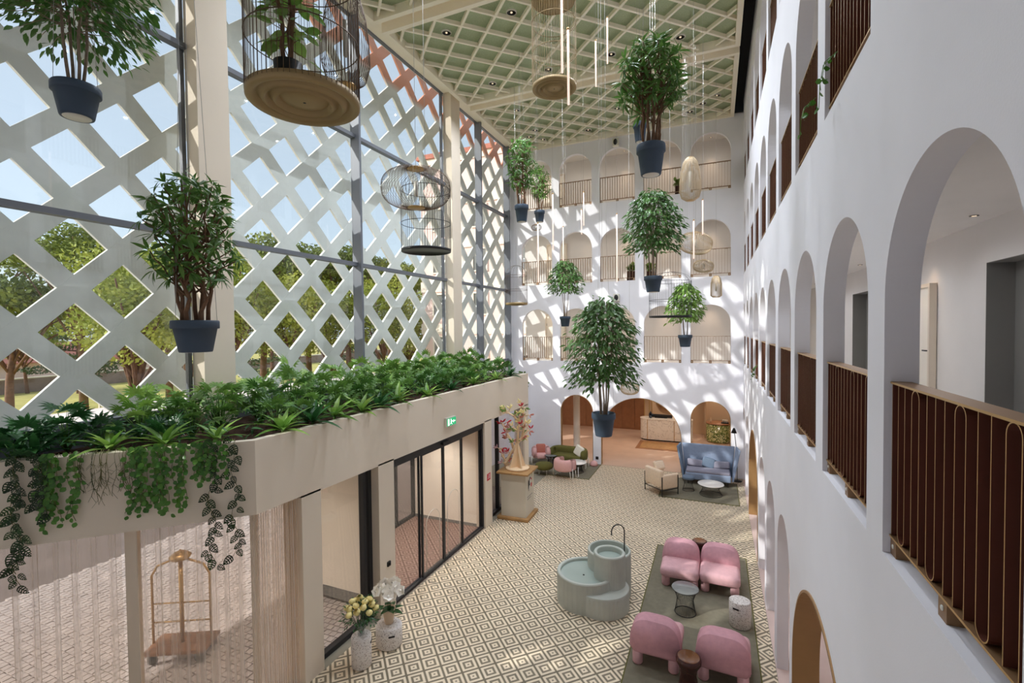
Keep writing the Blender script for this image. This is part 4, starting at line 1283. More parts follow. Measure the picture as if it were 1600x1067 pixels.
# plant standing in the largest cage
random.seed(21)
t = thing("caged_fig", "fig plant with big round leaves in a black pot inside the largest cage", "plant", (-3.56, 3.20, 7.77 + 0.34))
R_ = 0.125
obj("pot", MB().lathe([(0, -.34), (R_ * .75, -.34), (R_, 0), (R_ - .012, 0), (R_ - .015, -.03), (0, -.03)], 28), M["black"], t)
tr = MB(); mats = []
for i in range(3):
    a = 2.1 * i
    pts, rs = trunk_tube((.03 * math.cos(a), .03 * math.sin(a), -.03), (.10 * math.cos(a), .10 * math.sin(a), 1.0), .022, .012, 0.03)
    tr.tube(pts, rs, 6)
    for k in range(30):
        h = .16 + .035 * k
        b = k * 2.4 + i
        c = Vector((.03 + .07 * h, 0, 0)).length
        p = Vector((c * math.cos(a), c * math.sin(a), h))
        d = Vector((math.cos(b), math.sin(b), random.uniform(-.5, .4)))
        q = p + d * random.uniform(.08, .16)
        tr.tube([p, q], [.005, .003], 4)
        mats.append(frame_of(q, d, Vector((0, 0, 1)), random.uniform(.14, .22), random.uniform(-.6, .6)))
obj("trunk", tr, M["trunk"], t)
for a in mats: link("leaf", ME_FIG, t, mw=a)

def wire_lamp(label, loc, prof, m, n=44, cable=4.0, glow=True, tilt=0.0, sx=1.0, r=0.003, caps=0.16):
    """meridian wires through (radius, z) pairs between two small end discs"""
    t = thing("wire_pendant", label, "pendant lamp", loc, group="wire pendant lamps")
    mb = MB()
    if m is M["palewire"]: n, r = int(n * 1.35), 0.0052
    for k in range(n):
        a = 2 * PI * k / n
        mb.tube([(rr * math.cos(a) * sx, rr * math.sin(a), z) for rr, z in prof], r, 3, cap=False)
    w = stuff(obj("wire_shade", mb, m, t)); w.rotation_euler = (0, tilt, 0)
    zt, zb = max(p[1] for p in prof), min(p[1] for p in prof)
    rt_ = prof[-1][0]; rb_ = prof[0][0]
    e = obj("end_disc", MB().lathe([(0, zb), (rb_ * 1.05, zb), (rb_ * 1.05, zb + .012), (0, zb + .012)], 24, sx=sx), M["gold"], t); e.rotation_euler = (0, tilt, 0)
    e = obj("end_disc", MB().lathe([(0, zt), (rt_ * 1.05, zt), (rt_ * 1.05, zt + .012), (0, zt + .012)], 24, sx=sx), M["gold"], t); e.rotation_euler = (0, tilt, 0)
    if glow:
        obj("bulb", MB().lathe([(0, zb + (zt - zb) * .3), (.03, zb + (zt - zb) * .32), (.03, zb + (zt - zb) * .68), (0, zb + (zt - zb) * .7)], 12), M["whitemetal"], t)
    obj("cable", MB().tube([(0, 0, zt), (0, 0, 13.655 - loc[2])], 0.003, 5), M["cable"], t)
    return t
def super_prof(R, h, e=2.4, n=14, cap=.25):
    a0 = math.acos(cap) if cap < 1 else 0
    out = []
    for i in range(n + 1):
        b = -PI / 2 + PI * i / n
        rr = R * abs(math.cos(b)) ** (2 / e); z = h / 2 * math.copysign(abs(math.sin(b)) ** (2 / e), b)
        out.append((max(rr, R * cap), z))
    return out
tall = [(.10, -.55), (.21, -.47), (.255, -.30), (.25, -.05), (.22, .22), (.17, .43), (.11, .53), (.08, .55)]
wire_lamp("wide pebble shaped copper wire lamp overlapping the dark domed cage", (-4.426, 6.435, 7.96), super_prof(.55, .62, 2.6), M["wire"], 60, 5.3)
wire_lamp("tall cocoon wire lamp seen through the bars of the largest cage", (-3.74, 4.141, 8.90), [(r * 1.0, z * .95) for r, z in tall], M["wire"], 48, 4.1)
wire_lamp("tall pale cocoon wire lamp hanging before the top far gallery", (-0.594, 12.922, 9.44), [(r * 1.02, z * .98) for r, z in tall], M["palewire"], 48, 3.5)
wire_lamp("larger tilted pale pebble wire lamp below the tall cocoon lamp", (-0.486, 13.47, 7.90), super_prof(.42, .56, 2.5), M["palewire"], 52, 5.1, tilt=0.2)
wire_lamp("smaller pale pebble wire lamp directly under the larger one", (-0.311, 14.074, 7.36), super_prof(.27, .34, 2.5), M["palewire"], 44, 5.8, tilt=0.12)
wire_lamp("small pale cylinder-like wire lamp near the corner of the two plaster walls", (0.014, 16.382, 6.96), [(.10, -.33), (.17, -.28), (.165, .1), (.13, .27), (.08, .33)], M["palewire"], 40, 6.2)
wire_lamp("flat pale wire lamp hanging just over the wide lobby arch", (-2.336, 14.193, 3.89), super_prof(.27, .36, 2.4), M["palewire"], 44, 9.3)
wire_lamp("tiny copper wire lamp between two dracaena pots near the glass corner", (-5.577, 15.122, 9.12), super_prof(.17, .2, 2.4), M["wire"], 32, 4.2)
tubes = [(-1.943, 6.356, 9.209, 10.203), (-1.862, 6.378, 8.768, 9.78), (-2.213, 9.54, 10.545, 11.445), (-2.001, 9.645, 11.006, 11.906), (-0.303, 13.02, 8.043, 8.904), (-0.469, 11.84, 7.283, 8.161), (-3.793, 10.39, 6.771, 8.126), (-3.478, 10.55, 7.512, 8.807), (-3.591, 13.8, 8.739, 9.706), (-4.172, 15.73, 8.873, 9.696), (-4.445, 14.5, 7.848, 8.904), (-2.494, 13.15, 6.963, 8.81)]
tl = ["longer of two glowing rods crossing the cage under the ceiling", "lower glowing rod overlapping the brass disc under the ceiling", "glowing rod hanging between the ceiling cage and the big dracaena", "glowing rod highest against the coffered ceiling", "glowing rod ending at the larger tilted pebble lamp", "glowing rod in front of the larger tilted pebble lamp", "long glowing rod under the slim dracaena pot", "long glowing rod beside the second far arch, top row", "glowing rod before the middle of the second far arch", "faint glowing rod just above the second row of far arches", "thin glowing rod over the small round-headed tree", "tall thin glowing rod before the third far arch"]
for (x, y, z0, z1), lb_ in zip(tubes, tl):
    t = thing("light_rod", lb_ + ", slim pink-white", "lamp", (x, y, z0), group="slim glowing light rods")
    obj("tube", MB().tube([(0, 0, 0), (0, 0, z1 - z0)], 0.016, 10), M["led"], t)
    obj("end_cap", MB().tube([(0, 0, z1 - z0), (0, 0, z1 - z0 + .03)], 0.018, 10), M["gold"], t)
    obj("cable", MB().tube([(0, 0, z1 - z0), (0, 0, 13.655 - z0)], 0.0022, 4), M["cable"], t)

# ------------------------------------------------------------------ planting in the trough
random.seed(31)
SZ = 4.03
G_LOBE = lobed_leaf(1.0, 0.95); ME_LOBE = [leaf_mesh("leaf", G_LOBE, M[k]) for k in ("leaf", "leafbright", "leafdark")]
G_STRAP = leaf_geo(1.0, 0.22, 0.45, 0.3, 5); ME_STRAP = leaf_mesh("leaf", G_STRAP, M["leafbright"]); ME_STRAPD = leaf_mesh("leaf", G_STRAP, M["leafdark"])
G_HEART = leaf_geo(1.0, 0.85, 0.12, 0.1, 4, 0.6); ME_HEART = leaf_mesh("leaf", G_HEART, M["leafpothos"])
G_HOLE = hole_leaf(1.0, 0.72); ME_HOLE = leaf_mesh("leaf", G_HOLE, M["leafhole"])
def philodendron(label, x, y, h, n, variant, stuffed, spread=0.42):
    t = thing("philodendron", label, "plant", (x, y, SZ), group="split-leaf plants in the trough")
    mats = []; stem = MB()
    for k in range(n):
        a = k * 2.39996 + random.uniform(-.3, .3)
        f = (k + .5) / n
        lean = spread * (1.05 - .75 * f) * random.uniform(.7, 1.15)
        hh = h * (0.34 + .60 * f) * random.uniform(.85, 1.05)
        p = Vector((lean * math.cos(a) * .75, lean * math.sin(a) * .75, hh * .80))
        stem.tube([(0, 0, 0), p * .55 + Vector((0, 0, hh * .12)), p], [.009, .007, .004], 4)
        el = random.uniform(.0, .85) + .45 * f
        d = Vector((math.cos(a) * math.cos(el), math.sin(a) * math.cos(el), math.sin(el)))
        mats.append(frame_of(p, d, Vector((0, 0, 1)), random.uniform(.24, .34), random.uniform(-.5, .5)))
    obj("stem", stem, M["leaf"], t)
    if stuffed: merged_leaves("foliage", G_LOBE, mats, ME_LOBE[variant].materials[0], t)
    else:
        for a in mats: link("leaf", ME_LOBE[variant], t, mw=a)
def strap_plant(label, x, y, n, L, dark=False):
    t = thing("strap_plant", label, "plant", (x, y, SZ), group="strap-leaved plants along the trough edge")
    for k in range(n):
        a = k * 2.39996 + random.uniform(-.2, .2); f = (k + .5) / n
        el = 0.25 + 1.0 * f
        d = Vector((math.cos(a) * math.cos(el), math.sin(a) * math.cos(el), math.sin(el)))
        link("leaf", ME_STRAPD if dark else ME_STRAP, t, mw=frame_of((0, 0, .10), d, Vector((0, 0, 1)), L * random.uniform(.75, 1.1), random.uniform(-.2, .2)))
    obj("crown", MB().lathe([(0.0, 0.0), (0.03, 0.0), (0.022, .12), (0, .15)], 10), M["leaf"], t)
i = 0
for y in np.arange(4.9, 15.2, 0.72):
    for row, x in enumerate((-8.15, -7.45, -6.80)):
        i += 1
        yy = float(y) + (0.36 if row % 2 else 0) + random.uniform(-.1, .1)
        if yy > 15.15: continue
        if row == 2 and yy < 5.6: continue
        h = (1.10, .98, .66)[row] * random.uniform(.80, 1.16)
        if 9.8 < yy < 13.5 or yy > 13.6: h *= 1.04
        where = ("back row by the glass", "middle row", "front row")[row]
        philodendron(f"split-leaf plant in the trough, {where}, {nth(int((y - 4.9) / .72 + 1.5))} from the chamfered end", x + random.uniform(-.08, .08), yy, h, (18 if yy < 9 else 19) - (4 if row == 2 else 0), (0, 1, 0)[i % 3] if row < 2 else (0, 2, 0)[i % 3], yy > 8.6)
for k, (x, y) in enumerate(((-7.95, 4.3), (-7.5, 4.75), (-8.3, 3.55), (-7.9, 3.75), (-8.25, 3.1), (-7.35, 4.25), (-8.1, 2.95))):
    philodendron(f"dark split-leaf plant behind the hanging vines, {nth(k + 1)} along the chamfered corner", x, y, (1.0, .8, .85, .5, .62, .42, .45)[k], (20, 16, 14, 12, 14, 11, 12)[k], (1, 0, 2, 2, 2, 2, 2)[k], False, .36)
sy = [5.35, 6.0, 6.55, 7.15, 7.7, 8.4, 9.4, 10.6, 11.9, 13.2, 14.4]
for k, y in enumerate(sy):
    strap_plant(f"arching strap-leaved plant at the front edge of the trough, {nth(k + 1)} after the corner", -6.24 - .05 * (k % 3), y, 15, .52 if k < 6 else .42, k % 3 == 1)
for k, (x, y) in enumerate(((-7.45, 3.62), (-7.05, 4.05), (-6.62, 4.5), (-8.05, 3.08))):
    strap_plant(f"broad strap-leaved plant above the chamfered fascia, {nth(k + 1)} from the straight front", x + .02, y + .02, 14, .46, k == 3)
# small leafy fill between the plants, uncountable
fm = []
for k in range(900):
    y = random.uniform(3.0, 15.2); xm = XP - .2 - max(0, 4.75 - y)
    x = xm - random.random() * 2.1
    if x < XF + .1: continue
    if x > xm - 0.35 and y > 5 and random.random() < .75: continue
    fm.append(frame_of((x, y, SZ + random.uniform(.02, .34)), rnd_dir(-.1, .9), Vector((0, 0, 1)), random.uniform(.12, .24), random.uniform(-.5, .5)))
fill = merged_leaves("trough_foliage", G_STRAP, fm, M["leafdark"])
tag(fill, "low dark leafy undergrowth filling the planter trough", "foliage", kind="stuff")
# vines over the fascia
def vine(name, label, x, y, z_end, strands, kind, spread=.14, nv=(-q2, 0)):
    """strands hang from the rim at (x, y) along the outward normal of the fascia"""
    t = thing(name, label, "plant", (x, y, PTOP), group="trailing vines over the trough")
    ln = PTOP - z_end
    n_ = Vector((q2, -q2, 0)) if y < 4.6 else (Vector((1, 0, 0)) if y < 15.3 else Vector((0, 1, 0)))
    al = Vector((q2, q2, 0)) if y < 4.6 else (Vector((0, 1, 0)) if y < 15.3 else Vector((1, 0, 0)))
    st = MB(); mats = []
    for s in range(strands):
        o = al * random.uniform(-spread, spread)
        l_ = ln * random.uniform(.55, 1.0) if s else ln
        pts = [o - n_ * .16 + Vector((0, 0, -.08)), o - n_ * .02 + Vector((0, 0, .05)), o + n_ * .05 + Vector((0, 0, -.02))]
        m_ = max(4, int(l_ / .09))
        ph = random.uniform(0, 6)
        for k in range(1, m_ + 1):
            pts.append(o + n_ * (.06 + .02 * math.sin(k + ph)) + al * (.05 * math.sin(.9 * k + ph) * min(1, k / 4) + (spread * .5 * (k / m_) * math.sin(ph) if kind == "string" else 0)) + Vector((0, 0, -l_ * k / m_)))
        st.tube(pts, .0035 if kind != "string" else .003, 4)
        if kind == "string":
            for k in range(3, len(pts)):
                for e in range(2):
                    st.tube([pts[k], pts[k] + al * random.uniform(-.07, .07) + Vector((0, 0, -random.uniform(.03, .10)))], .0022, 3)
            continue
        step = .055 if kind == "pothos" else .075
        L = l_
        k = 0
        while k * step < L + .1:
            z = -k * step + .06
            jj = min(len(pts) - 1, 2 + int(max(0, -z) / L * m_))
            c = pts[jj] + al * random.uniform(-.03, .03)
            c = Vector((c.x, c.y, z + random.uniform(-.02, .02)))
            sd = 1 if k % 2 else -1
            d = al * sd * random.uniform(.25, .9) + n_ * random.uniform(.05, .5) + Vector((0, 0, -random.uniform(.3, 1.0)))
            sz = random.uniform(.055, .085) if kind == "pothos" else random.uniform(.10, .15)
            mats.append(frame_of(c, d, n_, sz, random.uniform(-.4, .4)))
            k += 1
    obj("stem", st, M["stringy"], t)
    random.shuffle(mats)
    if kind == "pothos": put_leaves(G_HEART, ME_HEART, mats, M["leafpothos"], t, 150)
    elif kind == "hole": put_leaves(G_HOLE, ME_HOLE, mats, M["leafhole"], t, 150)
e = .012
vine("swiss_cheese_vine", "longest dark holed-leaf vine at the glass end of the chamfered fascia", -7.87 + e, 2.87 - e, 2.60, 2, "hole", .07)
vine("swiss_cheese_vine", "short dark holed-leaf vine beside the longest one", -7.70 + e, 3.04 - e, 3.45, 2, "hole", .10)
vine("pothos_vine", "bright heart-leaved vine nearest the longest dark vine", -7.56 + e, 3.18 - e, 3.30, 11, "pothos", .17)
vine("string_cactus", "brownish stringy hanging plant between two bright vines, thin end", -7.38 + e, 3.36 - e, 3.62, 7, "string", .10)
vine("string_cactus", "brownish stringy hanging plant between two bright vines, middle tuft", -7.24 + e, 3.50 - e, 3.56, 7, "string", .10)
vine("string_cactus", "brownish stringy hanging plant nearest the straight front", -7.10 + e, 3.64 - e, 3.56, 7, "string", .10)
vine("pothos_vine", "bright heart-leaved vine in the middle of the chamfered fascia", -6.96 + e, 3.78 - e, 3.34, 11, "pothos", .17)
vine("pothos_vine", "thin bright heart-leaved vine next to the middle one", -6.72 + e, 4.02 - e, 3.30, 9, "pothos", .15)
vine("pothos_vine", "dense short heart-leaved vine at the trough corner", -6.42 + e, 4.32 - e, 3.66, 12, "pothos", .20)
vine("swiss_cheese_vine", "dark holed-leaf vine, second from the trough corner", -6.42 + e, 4.32 - e, 2.50, 1, "hole", .02)
vine("swiss_cheese_vine", "dark holed-leaf vine hanging right at the trough corner", -6.20 + e, 4.54 - e, 2.56, 1, "hole", .03)
vine("pothos_vine", "green vine hanging from the far end of the trough", -6.25, PEND + .012, 3.0, 7, "pothos", .12)
# small plants on the galleries
def gallery_plant(label, x, y, z, w, h, pw=.30, ph=.34, m="leafbright", square=True):
    t = thing("potted_plant", label, "plant", (x, y, z))
    obj("pot", rbox(pw, pw * .9, ph, .015, 2, ph / 2) if square else MB().lathe([(0, 0), (pw * .4, 0), (pw / 2, ph), (0, ph)], 20), M["soil"], t)
    mats = [frame_of((random.uniform(-.5, .5) * w * .7, random.uniform(-.5, .5) * w * .6, ph + random.uniform(0, h * .7)), rnd_dir(-.2, 1), Vector((0, 0, 1)), random.uniform(.10, .17), 0) for k in range(130)]
    obj("stem", MB().tube([(0, 0, ph - .04), (0, 0, ph + h * .7)], .012, 5), M["trunk"], t)
    merged_leaves("foliage", G_HEART, mats, M[m], t)
gallery_plant("bushy potted plant behind the railing of the fourth top far arch", -1.30, YB + .42, SILL[3] - .08, .5, .35, .34, .48)
gallery_plant("potted plant at the railing corner of the third arch, middle far gallery", -1.42 - 1.748, YB + .42, SILL[2] - .08, .42, .34, .36, .48)
gallery_plant("potted plant behind the fourth arch of the middle far gallery, next to the pier", -2.42, YB + .42, SILL[2] - .08, .42, .40, .3, .44)
def trailing_sprig(label, y, z, n, L=.45):
    t = thing("trailing_plant", label, "plant", (XR + .15, y, z))
    st = MB(); mats = []
    for s in range(2):
        pts = [Vector((.02, .04 * s, 0)), Vector((-.10, .03, .05)), Vector((-.21, -.02 + .05 * s, -.05)), Vector((-.24, -.10 + .1 * s, -L * .5)), Vector((-.25, -.16 + .14 * s, -L * (.6 + .4 * s)))]
        st.tube(pts, .004, 4)
        for k in range(n):
            c = pts[1 + k % 4].lerp(pts[min(4, 2 + k % 4)], random.random())
            mats.append(frame_of(c, rnd_dir(-1, .3), Vector((-1, 0, 0)), random.uniform(.045, .07), 0))
    obj("pot", MB().lathe([(0, -.2), (.07, -.2), (.09, 0), (0, 0)], 16, cx=.16), M["pot"], t)
    obj("stem", st, M["leaf"], t)
    for a in mats: link("leaf", ME_HEART, t, mw=a)
trailing_sprig("green sprig trailing out of the nearest upper arch", 4.98, SILL[2] + .44, 8)
trailing_sprig("small green sprig trailing out of the second nearest upper arch", 6.0, SILL[2] + .48, 5, .35)
trailing_sprig("green sprig trailing through a far railing of the near gallery", 13.35, SILL[1] + .38, 9, .40)

# ------------------------------------------------------------------ loudspeakers on the far wall
for lb_, z in (("top row, above the third far arch", 13.16), ("between the lower gallery rows", 6.92)):
    t = thing("wall_speaker", f"small white loudspeaker with black oval front, {lb_}", "speaker", (-3.70, YB - .10, z))
    obj("cabinet", rbox(.24, .18, .32, .025), M["whitemetal"], t)
    g = obj("grille", MB().lathe([(0, .012), (.075, .010), (.082, 0)], 24, sx=1, sy=1.5), M["black"], t, loc=(0, -.09, 0)); g.rotation_euler = (PI / 2, 0, 0)
t = thing("wall_socket", "black floor-level socket box on the pier beside the wide lobby arch", "socket", (-4.56, YB - .012, .26))
obj("plate", rbox(.12, .024, .12, .006, 2), M["black"], t)
obj("cover", rbox(.07, .01, .07, .004, 2, cy=-.015), M["reflector"], t)

# ------------------------------------------------------------------ rugs
def rug(label, x0, x1, y0, y1):
    t = thing("rug", label, "rug", ((x0 + x1) / 2, (y0 + y1) / 2, 0))
    w, d = (x1 - x0) / 2, (y1 - y0) / 2
    obj("pile", MB().box(-w + .02, w - .02, -d + .02, d - .02, 0.001, .014), M["rug"], t)
    b = MB()
    for a in ((-w, w, -d, -d + .02), (-w, w, d - .02, d), (-w, -w + .02, -d + .02, d - .02), (w - .02, w, -d + .02, d - .02)): b.box(*a, 0.001, .016)
    obj("binding", b, M["olive"], t)
rug("long olive-grey rug under the four plump pink chairs", -1.395, 0.69, 7.0, 12.73)
rug("olive-grey rug under the blue high-backed sofa and cream armchair", -1.775, 0.71, 16.43, 18.75)
rug("olive-grey rug under the green sofa and pink armchairs", -7.3, -4.37, 17.30, 19.40)

# ------------------------------------------------------------------ plump pink chairs
def pink_chair(label, x, y, rz):
    t = thing("lounge_chair", label, "chair", (x, y, .014), rz, "plump pink lounge chairs")
    # local: faces -y
    leg = MB().lathe([(0, 0), (.075, 0), (.085, .015), (.085, .27), (0, .27)], 20).mesh("leg", M["pink"])
    gl = MB().lathe([(0, 0), (.07, 0), (.07, .014), (0, .014)], 16).mesh("foot_glide", M["terracushion"])
    for sx, yy in ((-.29, -.20), (.29, -.20), (-.29, .36), (.29, .36)):
        l = link("leg", leg, t, loc=(sx, yy, .006)); link("foot_glide", gl, l, loc=(0, 0, -.006))
    obj("seat", rbox(.80, .70, .24, .095, 5, .335, cy=-.02), M["pink"], t)
    obj("seat_piping", MB().tube([(-.34, -.355, .265), (.34, -.355, .265)], .008, 6), M["roseback"], t)
    out = []
    for k in range(29):
        a = PI - PI * k / 28
        out.append((.405 * math.copysign(abs(math.cos(a)) ** .55, math.cos(a)), .34 + .47 * abs(math.sin(a)) ** .75))
    out += [(.395, .26), (.33, .20), (-.33, .20), (-.395, .26)]
    obj("backrest", extr_round(out, .20, .46, .075, 5), M["roseback"], t)
    return t
pink_chair("plump pink chair facing the viewer, nearer the fountain", -.722, 11.0, 0)
pink_chair("plump pink chair facing the viewer, nearer the arched wall", .085, 11.05, -.02)
pink_chair("plump pink chair seen from behind, nearer the fountain", -.915, 8.42, PI - .03)
pink_chair("plump pink chair seen from behind, nearer the arched wall", .125, 8.44, PI - .05)

# ------------------------------------------------------------------ stools and tables
def mushroom(label, x, y, r=.19, h=.50):
    t = thing("ceramic_stool", label, "stool", (x, y, .015))
    obj("body", MB().lathe([(0, 0), (r * .72, 0), (r * .80, .03), (r * .70, .14), (r * .62, h * .45), (r * .74, h * .66), (r, h * .84), (r * 1.02, h * .92), (r * .94, h * .985), (r * .86, h)], 36), M["ceramic"], t)
    obj("dished_top", MB().lathe([(r * .87, h), (r * .80, h - .004), (r * .60, h - .02), (0, h - .03)], 36), M["caramel"], t)
mushroom("glossy brown ceramic stool between the two pink chairs seen from behind", -.39, 7.78)
mushroom("glossy brown ceramic stool behind the pair of pink chairs", -.355, 12.2, .175)
def terrazzo(label, x, y, rx, ry, h, z=0.0, slot=(-1, 0)):
    t = thing("terrazzo_stool", label, "stool", (x, y, z))
    obj("body", MB().lathe([(0, 0), (rx - .02, 0), (rx, .02), (rx, h - .02), (rx - .012, h - .004), (rx - .03, h), (0, h)], 40, sy=ry / rx), M["terrazzo"], t)
    a = math.atan2(slot[1], slot[0])
    p = (rx * math.cos(a), ry * math.sin(a))
    s = obj("hand_slot", rbox(.012, .11, .032, .005, 2), M["black"], t, loc=(p[0] * .996, p[1] * .996, h - .12))
    s.rotation_euler = (0, 0, math.atan2(p[1] / ry ** 2, p[0] / rx ** 2))
terrazzo("white terrazzo stool with a dark hand slot at the rug edge by the arched wall", .425, 9.80, .19, .17, .50, .014, (-.45, -1))
terrazzo("taller white terrazzo stool under the yellow rose vase by the entrance", -5.53, 6.22, .165, .165, .53, 0, (.9, .5))
terrazzo("lower white terrazzo stool carrying the white orchid", -5.44, 6.84, .24, .22, .38, 0, (.8, -.75))
def wire_table(label, x, y, r, h, top, z=.014, waist=.62, base=.86, thick=.022, m="darkwire", n=40):
    t = thing("wire_table", label, "table", (x, y, z))
    obj("tabletop", MB().lathe([(0, h - thick), (r - .01, h - thick), (r, h - thick + .006), (r, h - .004), (r - .006, h), (0, h)], 48), M[top], t)
    obj("top_hoop", MB().tube(ring_pts(r * .95, h - thick - .008, 40), .006, 5, closed=True), M[m], t)
    obj("base_hoop", MB().tube(ring_pts(r * base, .008, 40), .007, 5, closed=True), M[m], t)
    mb = MB()
    for k in range(n):
        a = 2 * PI * k / n
        mb.tube([(r * f * math.cos(a), r * f * math.sin(a), hh) for f, hh in ((.95, h - thick), ((waist + .95) / 2, h * .82), (waist, h * .55), ((waist + base) / 2, h * .25), (base, .008))], .0032, 4, cap=False)
    stuff(obj("wire_base", mb, M[m], t))
wire_table("small round dark wire table with a smoked top between the pink chairs", -.555, 9.86, .255, .50, "greyglass", waist=.60, base=.78)
wire_table("round coffee table with a white marble top and dark wire base before the blue sofa", -.150, 17.22, .415, .38, "marblewhite")
wire_table("round white topped table with a black wire base by the green sofa", -5.06, 18.05, .39, .40, "marblewhite", waist=.50, base=.72)
wire_table("little dark side table between the pink armchair and green sofa", -6.32, 18.62, .26, .42, "greyglass", waist=.45, base=.7)
t = thing("wire_stool", "dark wire stool with a thick upholstered seat beside the cream armchair", "stool", (-.875, 17.42, .014))
obj("seat", MB().lathe([(0, .40), (.19, .40), (.205, .42), (.205, .475), (.18, .50), (0, .505)], 36), M["slatewool"], t)
obj("base_hoop", MB().tube(ring_pts(.19, .008, 32), .007, 5, closed=True), M["darkwire"], t)
mb = MB()
for k in range(28):
    a = 2 * PI * k / 28
    mb.tube([(f * math.cos(a), f * math.sin(a), z) for f, z in ((.20, .40), (.14, .30), (.135, .22), (.19, .008))], .0035, 4, cap=False)
stuff(obj("wire_base", mb, M["darkwire"], t))

# ------------------------------------------------------------------ flowers on the stools
random.seed(5)
t = thing("rose_vase", "glass vase of yellow roses and eucalyptus on the taller terrazzo stool", "flowers", (-5.53, 6.22, .532))
obj("vase", MB().lathe([(0, 0), (.055, 0), (.06, .01), (.055, .10), (.075, .22), (.07, .22), (.05, .10), (.052, .015), (0, .012)], 28), M["clear"], t)
st = MB(); mats = []; heads = []
for k in range(17):
    a = k * 2.39996; r = .06 + .19 * math.sqrt((k + .5) / 17)
    h = .42 + .16 * (1 - (r / .26) ** 2) + random.uniform(-.03, .03)
    p = Vector((r * math.cos(a), r * math.sin(a), h)); heads.append(p)
    st.tube([(.02 * math.cos(a), .02 * math.sin(a), .03), p * .5, p], .004, 4)
obj("stem", st, M["leafdark"], t)
rm = MB()
for q_ in range(3):
    rm.lathe([(0.0, -.03 + .006 * q_), (.030 - .008 * q_, -.015), (.040 - .011 * q_, .012 + .004 * q_), (.028 - .009 * q_, .03 + .004 * q_)], 12)
rme = rm.mesh("rose", M["rose"])
for p in heads:
    link("rose", rme, t, loc=p, rot=(random.uniform(-.6, .6), random.uniform(-.6, .6), 0), scale=(1.5,) * 3)
for k in range(420):
    d = rnd_dir(-.25, 1)
    mats.append(frame_of(Vector((0, 0, .32)) + Vector((d.x * .30, d.y * .30, d.z * .26)) * random.uniform(.45, 1.1), d + rnd_dir() * .6, Vector((0, 0, 1)), random.uniform(.04, .075), 0))
merged_leaves("foliage", G_FIC, mats, M["leafdark"], t)
t = thing("orchid", "white orchid in a beige tapered vase on the lower terrazzo stool", "flowers", (-5.45, 6.86, .382))
obj("vase", MB().lathe([(0, 0), (.075, 0), (.085, .06), (.11, .22), (.12, .27), (.11, .27), (.09, .2), (0, .18)], 28), M["vase"], t)
st = MB()
fl = MB()
for a_ in range(5):
    a = 2 * PI * a_ / 5
    v_, f_ = leaf_geo(.06, .055, .1, .1, 3, .8)
    mtx = frame_of((0, 0, 0), (math.cos(a), math.sin(a), .25), Vector((0, 0, 1)), 1)
    fl.add([mtx @ Vector(p) for p in v_], f_)
fl.lathe([(0, .0), (.012, .004), (.008, .016), (0, .02)], 8)
fme = fl.mesh("blossom", M["orchid"], fix=False)
for s in range(5):
    a = 2 * PI * s / 5 + .3
    tip = Vector((.16 * math.cos(a), .16 * math.sin(a), .66 + .05 * (s % 2)))
    pts = [Vector((.02 * math.cos(a), .02 * math.sin(a), .2)), Vector((.04 * math.cos(a), .04 * math.sin(a), .5)), Vector((.10 * math.cos(a), .10 * math.sin(a), .68)), tip + Vector((.06 * math.cos(a), .06 * math.sin(a), -.08))]
    st.tube(pts, .004, 5)
    for k in range(10):
        f = k / 9
        c = pts[1].lerp(pts[2], f * 2) if f < .5 else pts[2].lerp(pts[3], f * 2 - 1)
        d = Vector((math.cos(a + random.uniform(-1.2, 1.2)), math.sin(a + random.uniform(-1.2, 1.2)), .3))
        link("blossom", fme, t, mw=frame_of(c + d * .03, d.cross(Vector((0, 0, 1))), d, random.uniform(1.5, 1.9)))
obj("stem", st, M["leafdark"], t)
big = leaf_mesh("leaf", leaf_geo(1, .38, .35, .2, 4, .5), M["leafdark"])
for k in range(7):
    a = k * 2.4; el = .35 + .12 * (k % 3)
    link("leaf", big, t, mw=frame_of((0, 0, .22), (math.cos(a) * math.cos(el), math.sin(a) * math.cos(el), math.sin(el)), Vector((0, 0, 1)), random.uniform(.24, .32)))

# ------------------------------------------------------------------ fountain
t = thing("fountain", "grey-green fluted concrete fountain of stacked round basins on the tiled floor", "fountain", (-2.25, 9.65, 0))
def basin(name, cx, cy, r, h, wall, floor_z, n=120):
    return obj(name, MB().lathe([(r, 0), (r, h - .02), (r - .012, h), (r - wall + .01, h), (r - wall, h - .015), (r - wall, floor_z), (0, floor_z)], n, cx, cy, 0, 0, 1, 1, False, 0.0), M["sage"], t)
def fluted(name, cx, cy, r, h, closed):
    mb = MB(); n = 144
    vs, fs = [], []
    for z in (0, h - .05):
        for k in range(n):
            a = 2 * PI * k / n; rr = r * (1.006 if (k // 2) % 2 else .992)
            vs.append((cx + rr * math.cos(a), cy + rr * math.sin(a), z))
    fs = [(k, (k + 1) % n, n + (k + 1) % n, n + k) for k in range(n)]
    return mb.add(vs, fs)
for nm, cx, cy, r, h, wl_, fz_ in (("wide_basin", -2.50 + 2.25, 9.58 - 9.65, .60, .62, .075, .50), ("tall_basin", -2.015 + 2.25, 9.645 - 9.65, .318, 1.07, .065, .90), ("back_basin", -2.11 + 2.25, 10.065 - 9.65, .456, .93, .05, .70)):
    b = basin(nm, cx, cy, r, h, wl_, fz_)
    obj("fluting", fluted("fluting", cx, cy, r, h, False), M["sage"], b)
    obj("water", MB().lathe([(r - wl_ + .002, fz_ + .06), (0, fz_ + .06)], 48, cx, cy), M["water"], b)
    if nm != "back_basin":
        obj("drain", MB().lathe([(.02, fz_ + .062), (.016, fz_ + .07), (0, fz_ + .07)], 12, cx - .02, cy - .1), M["reflector"], b)
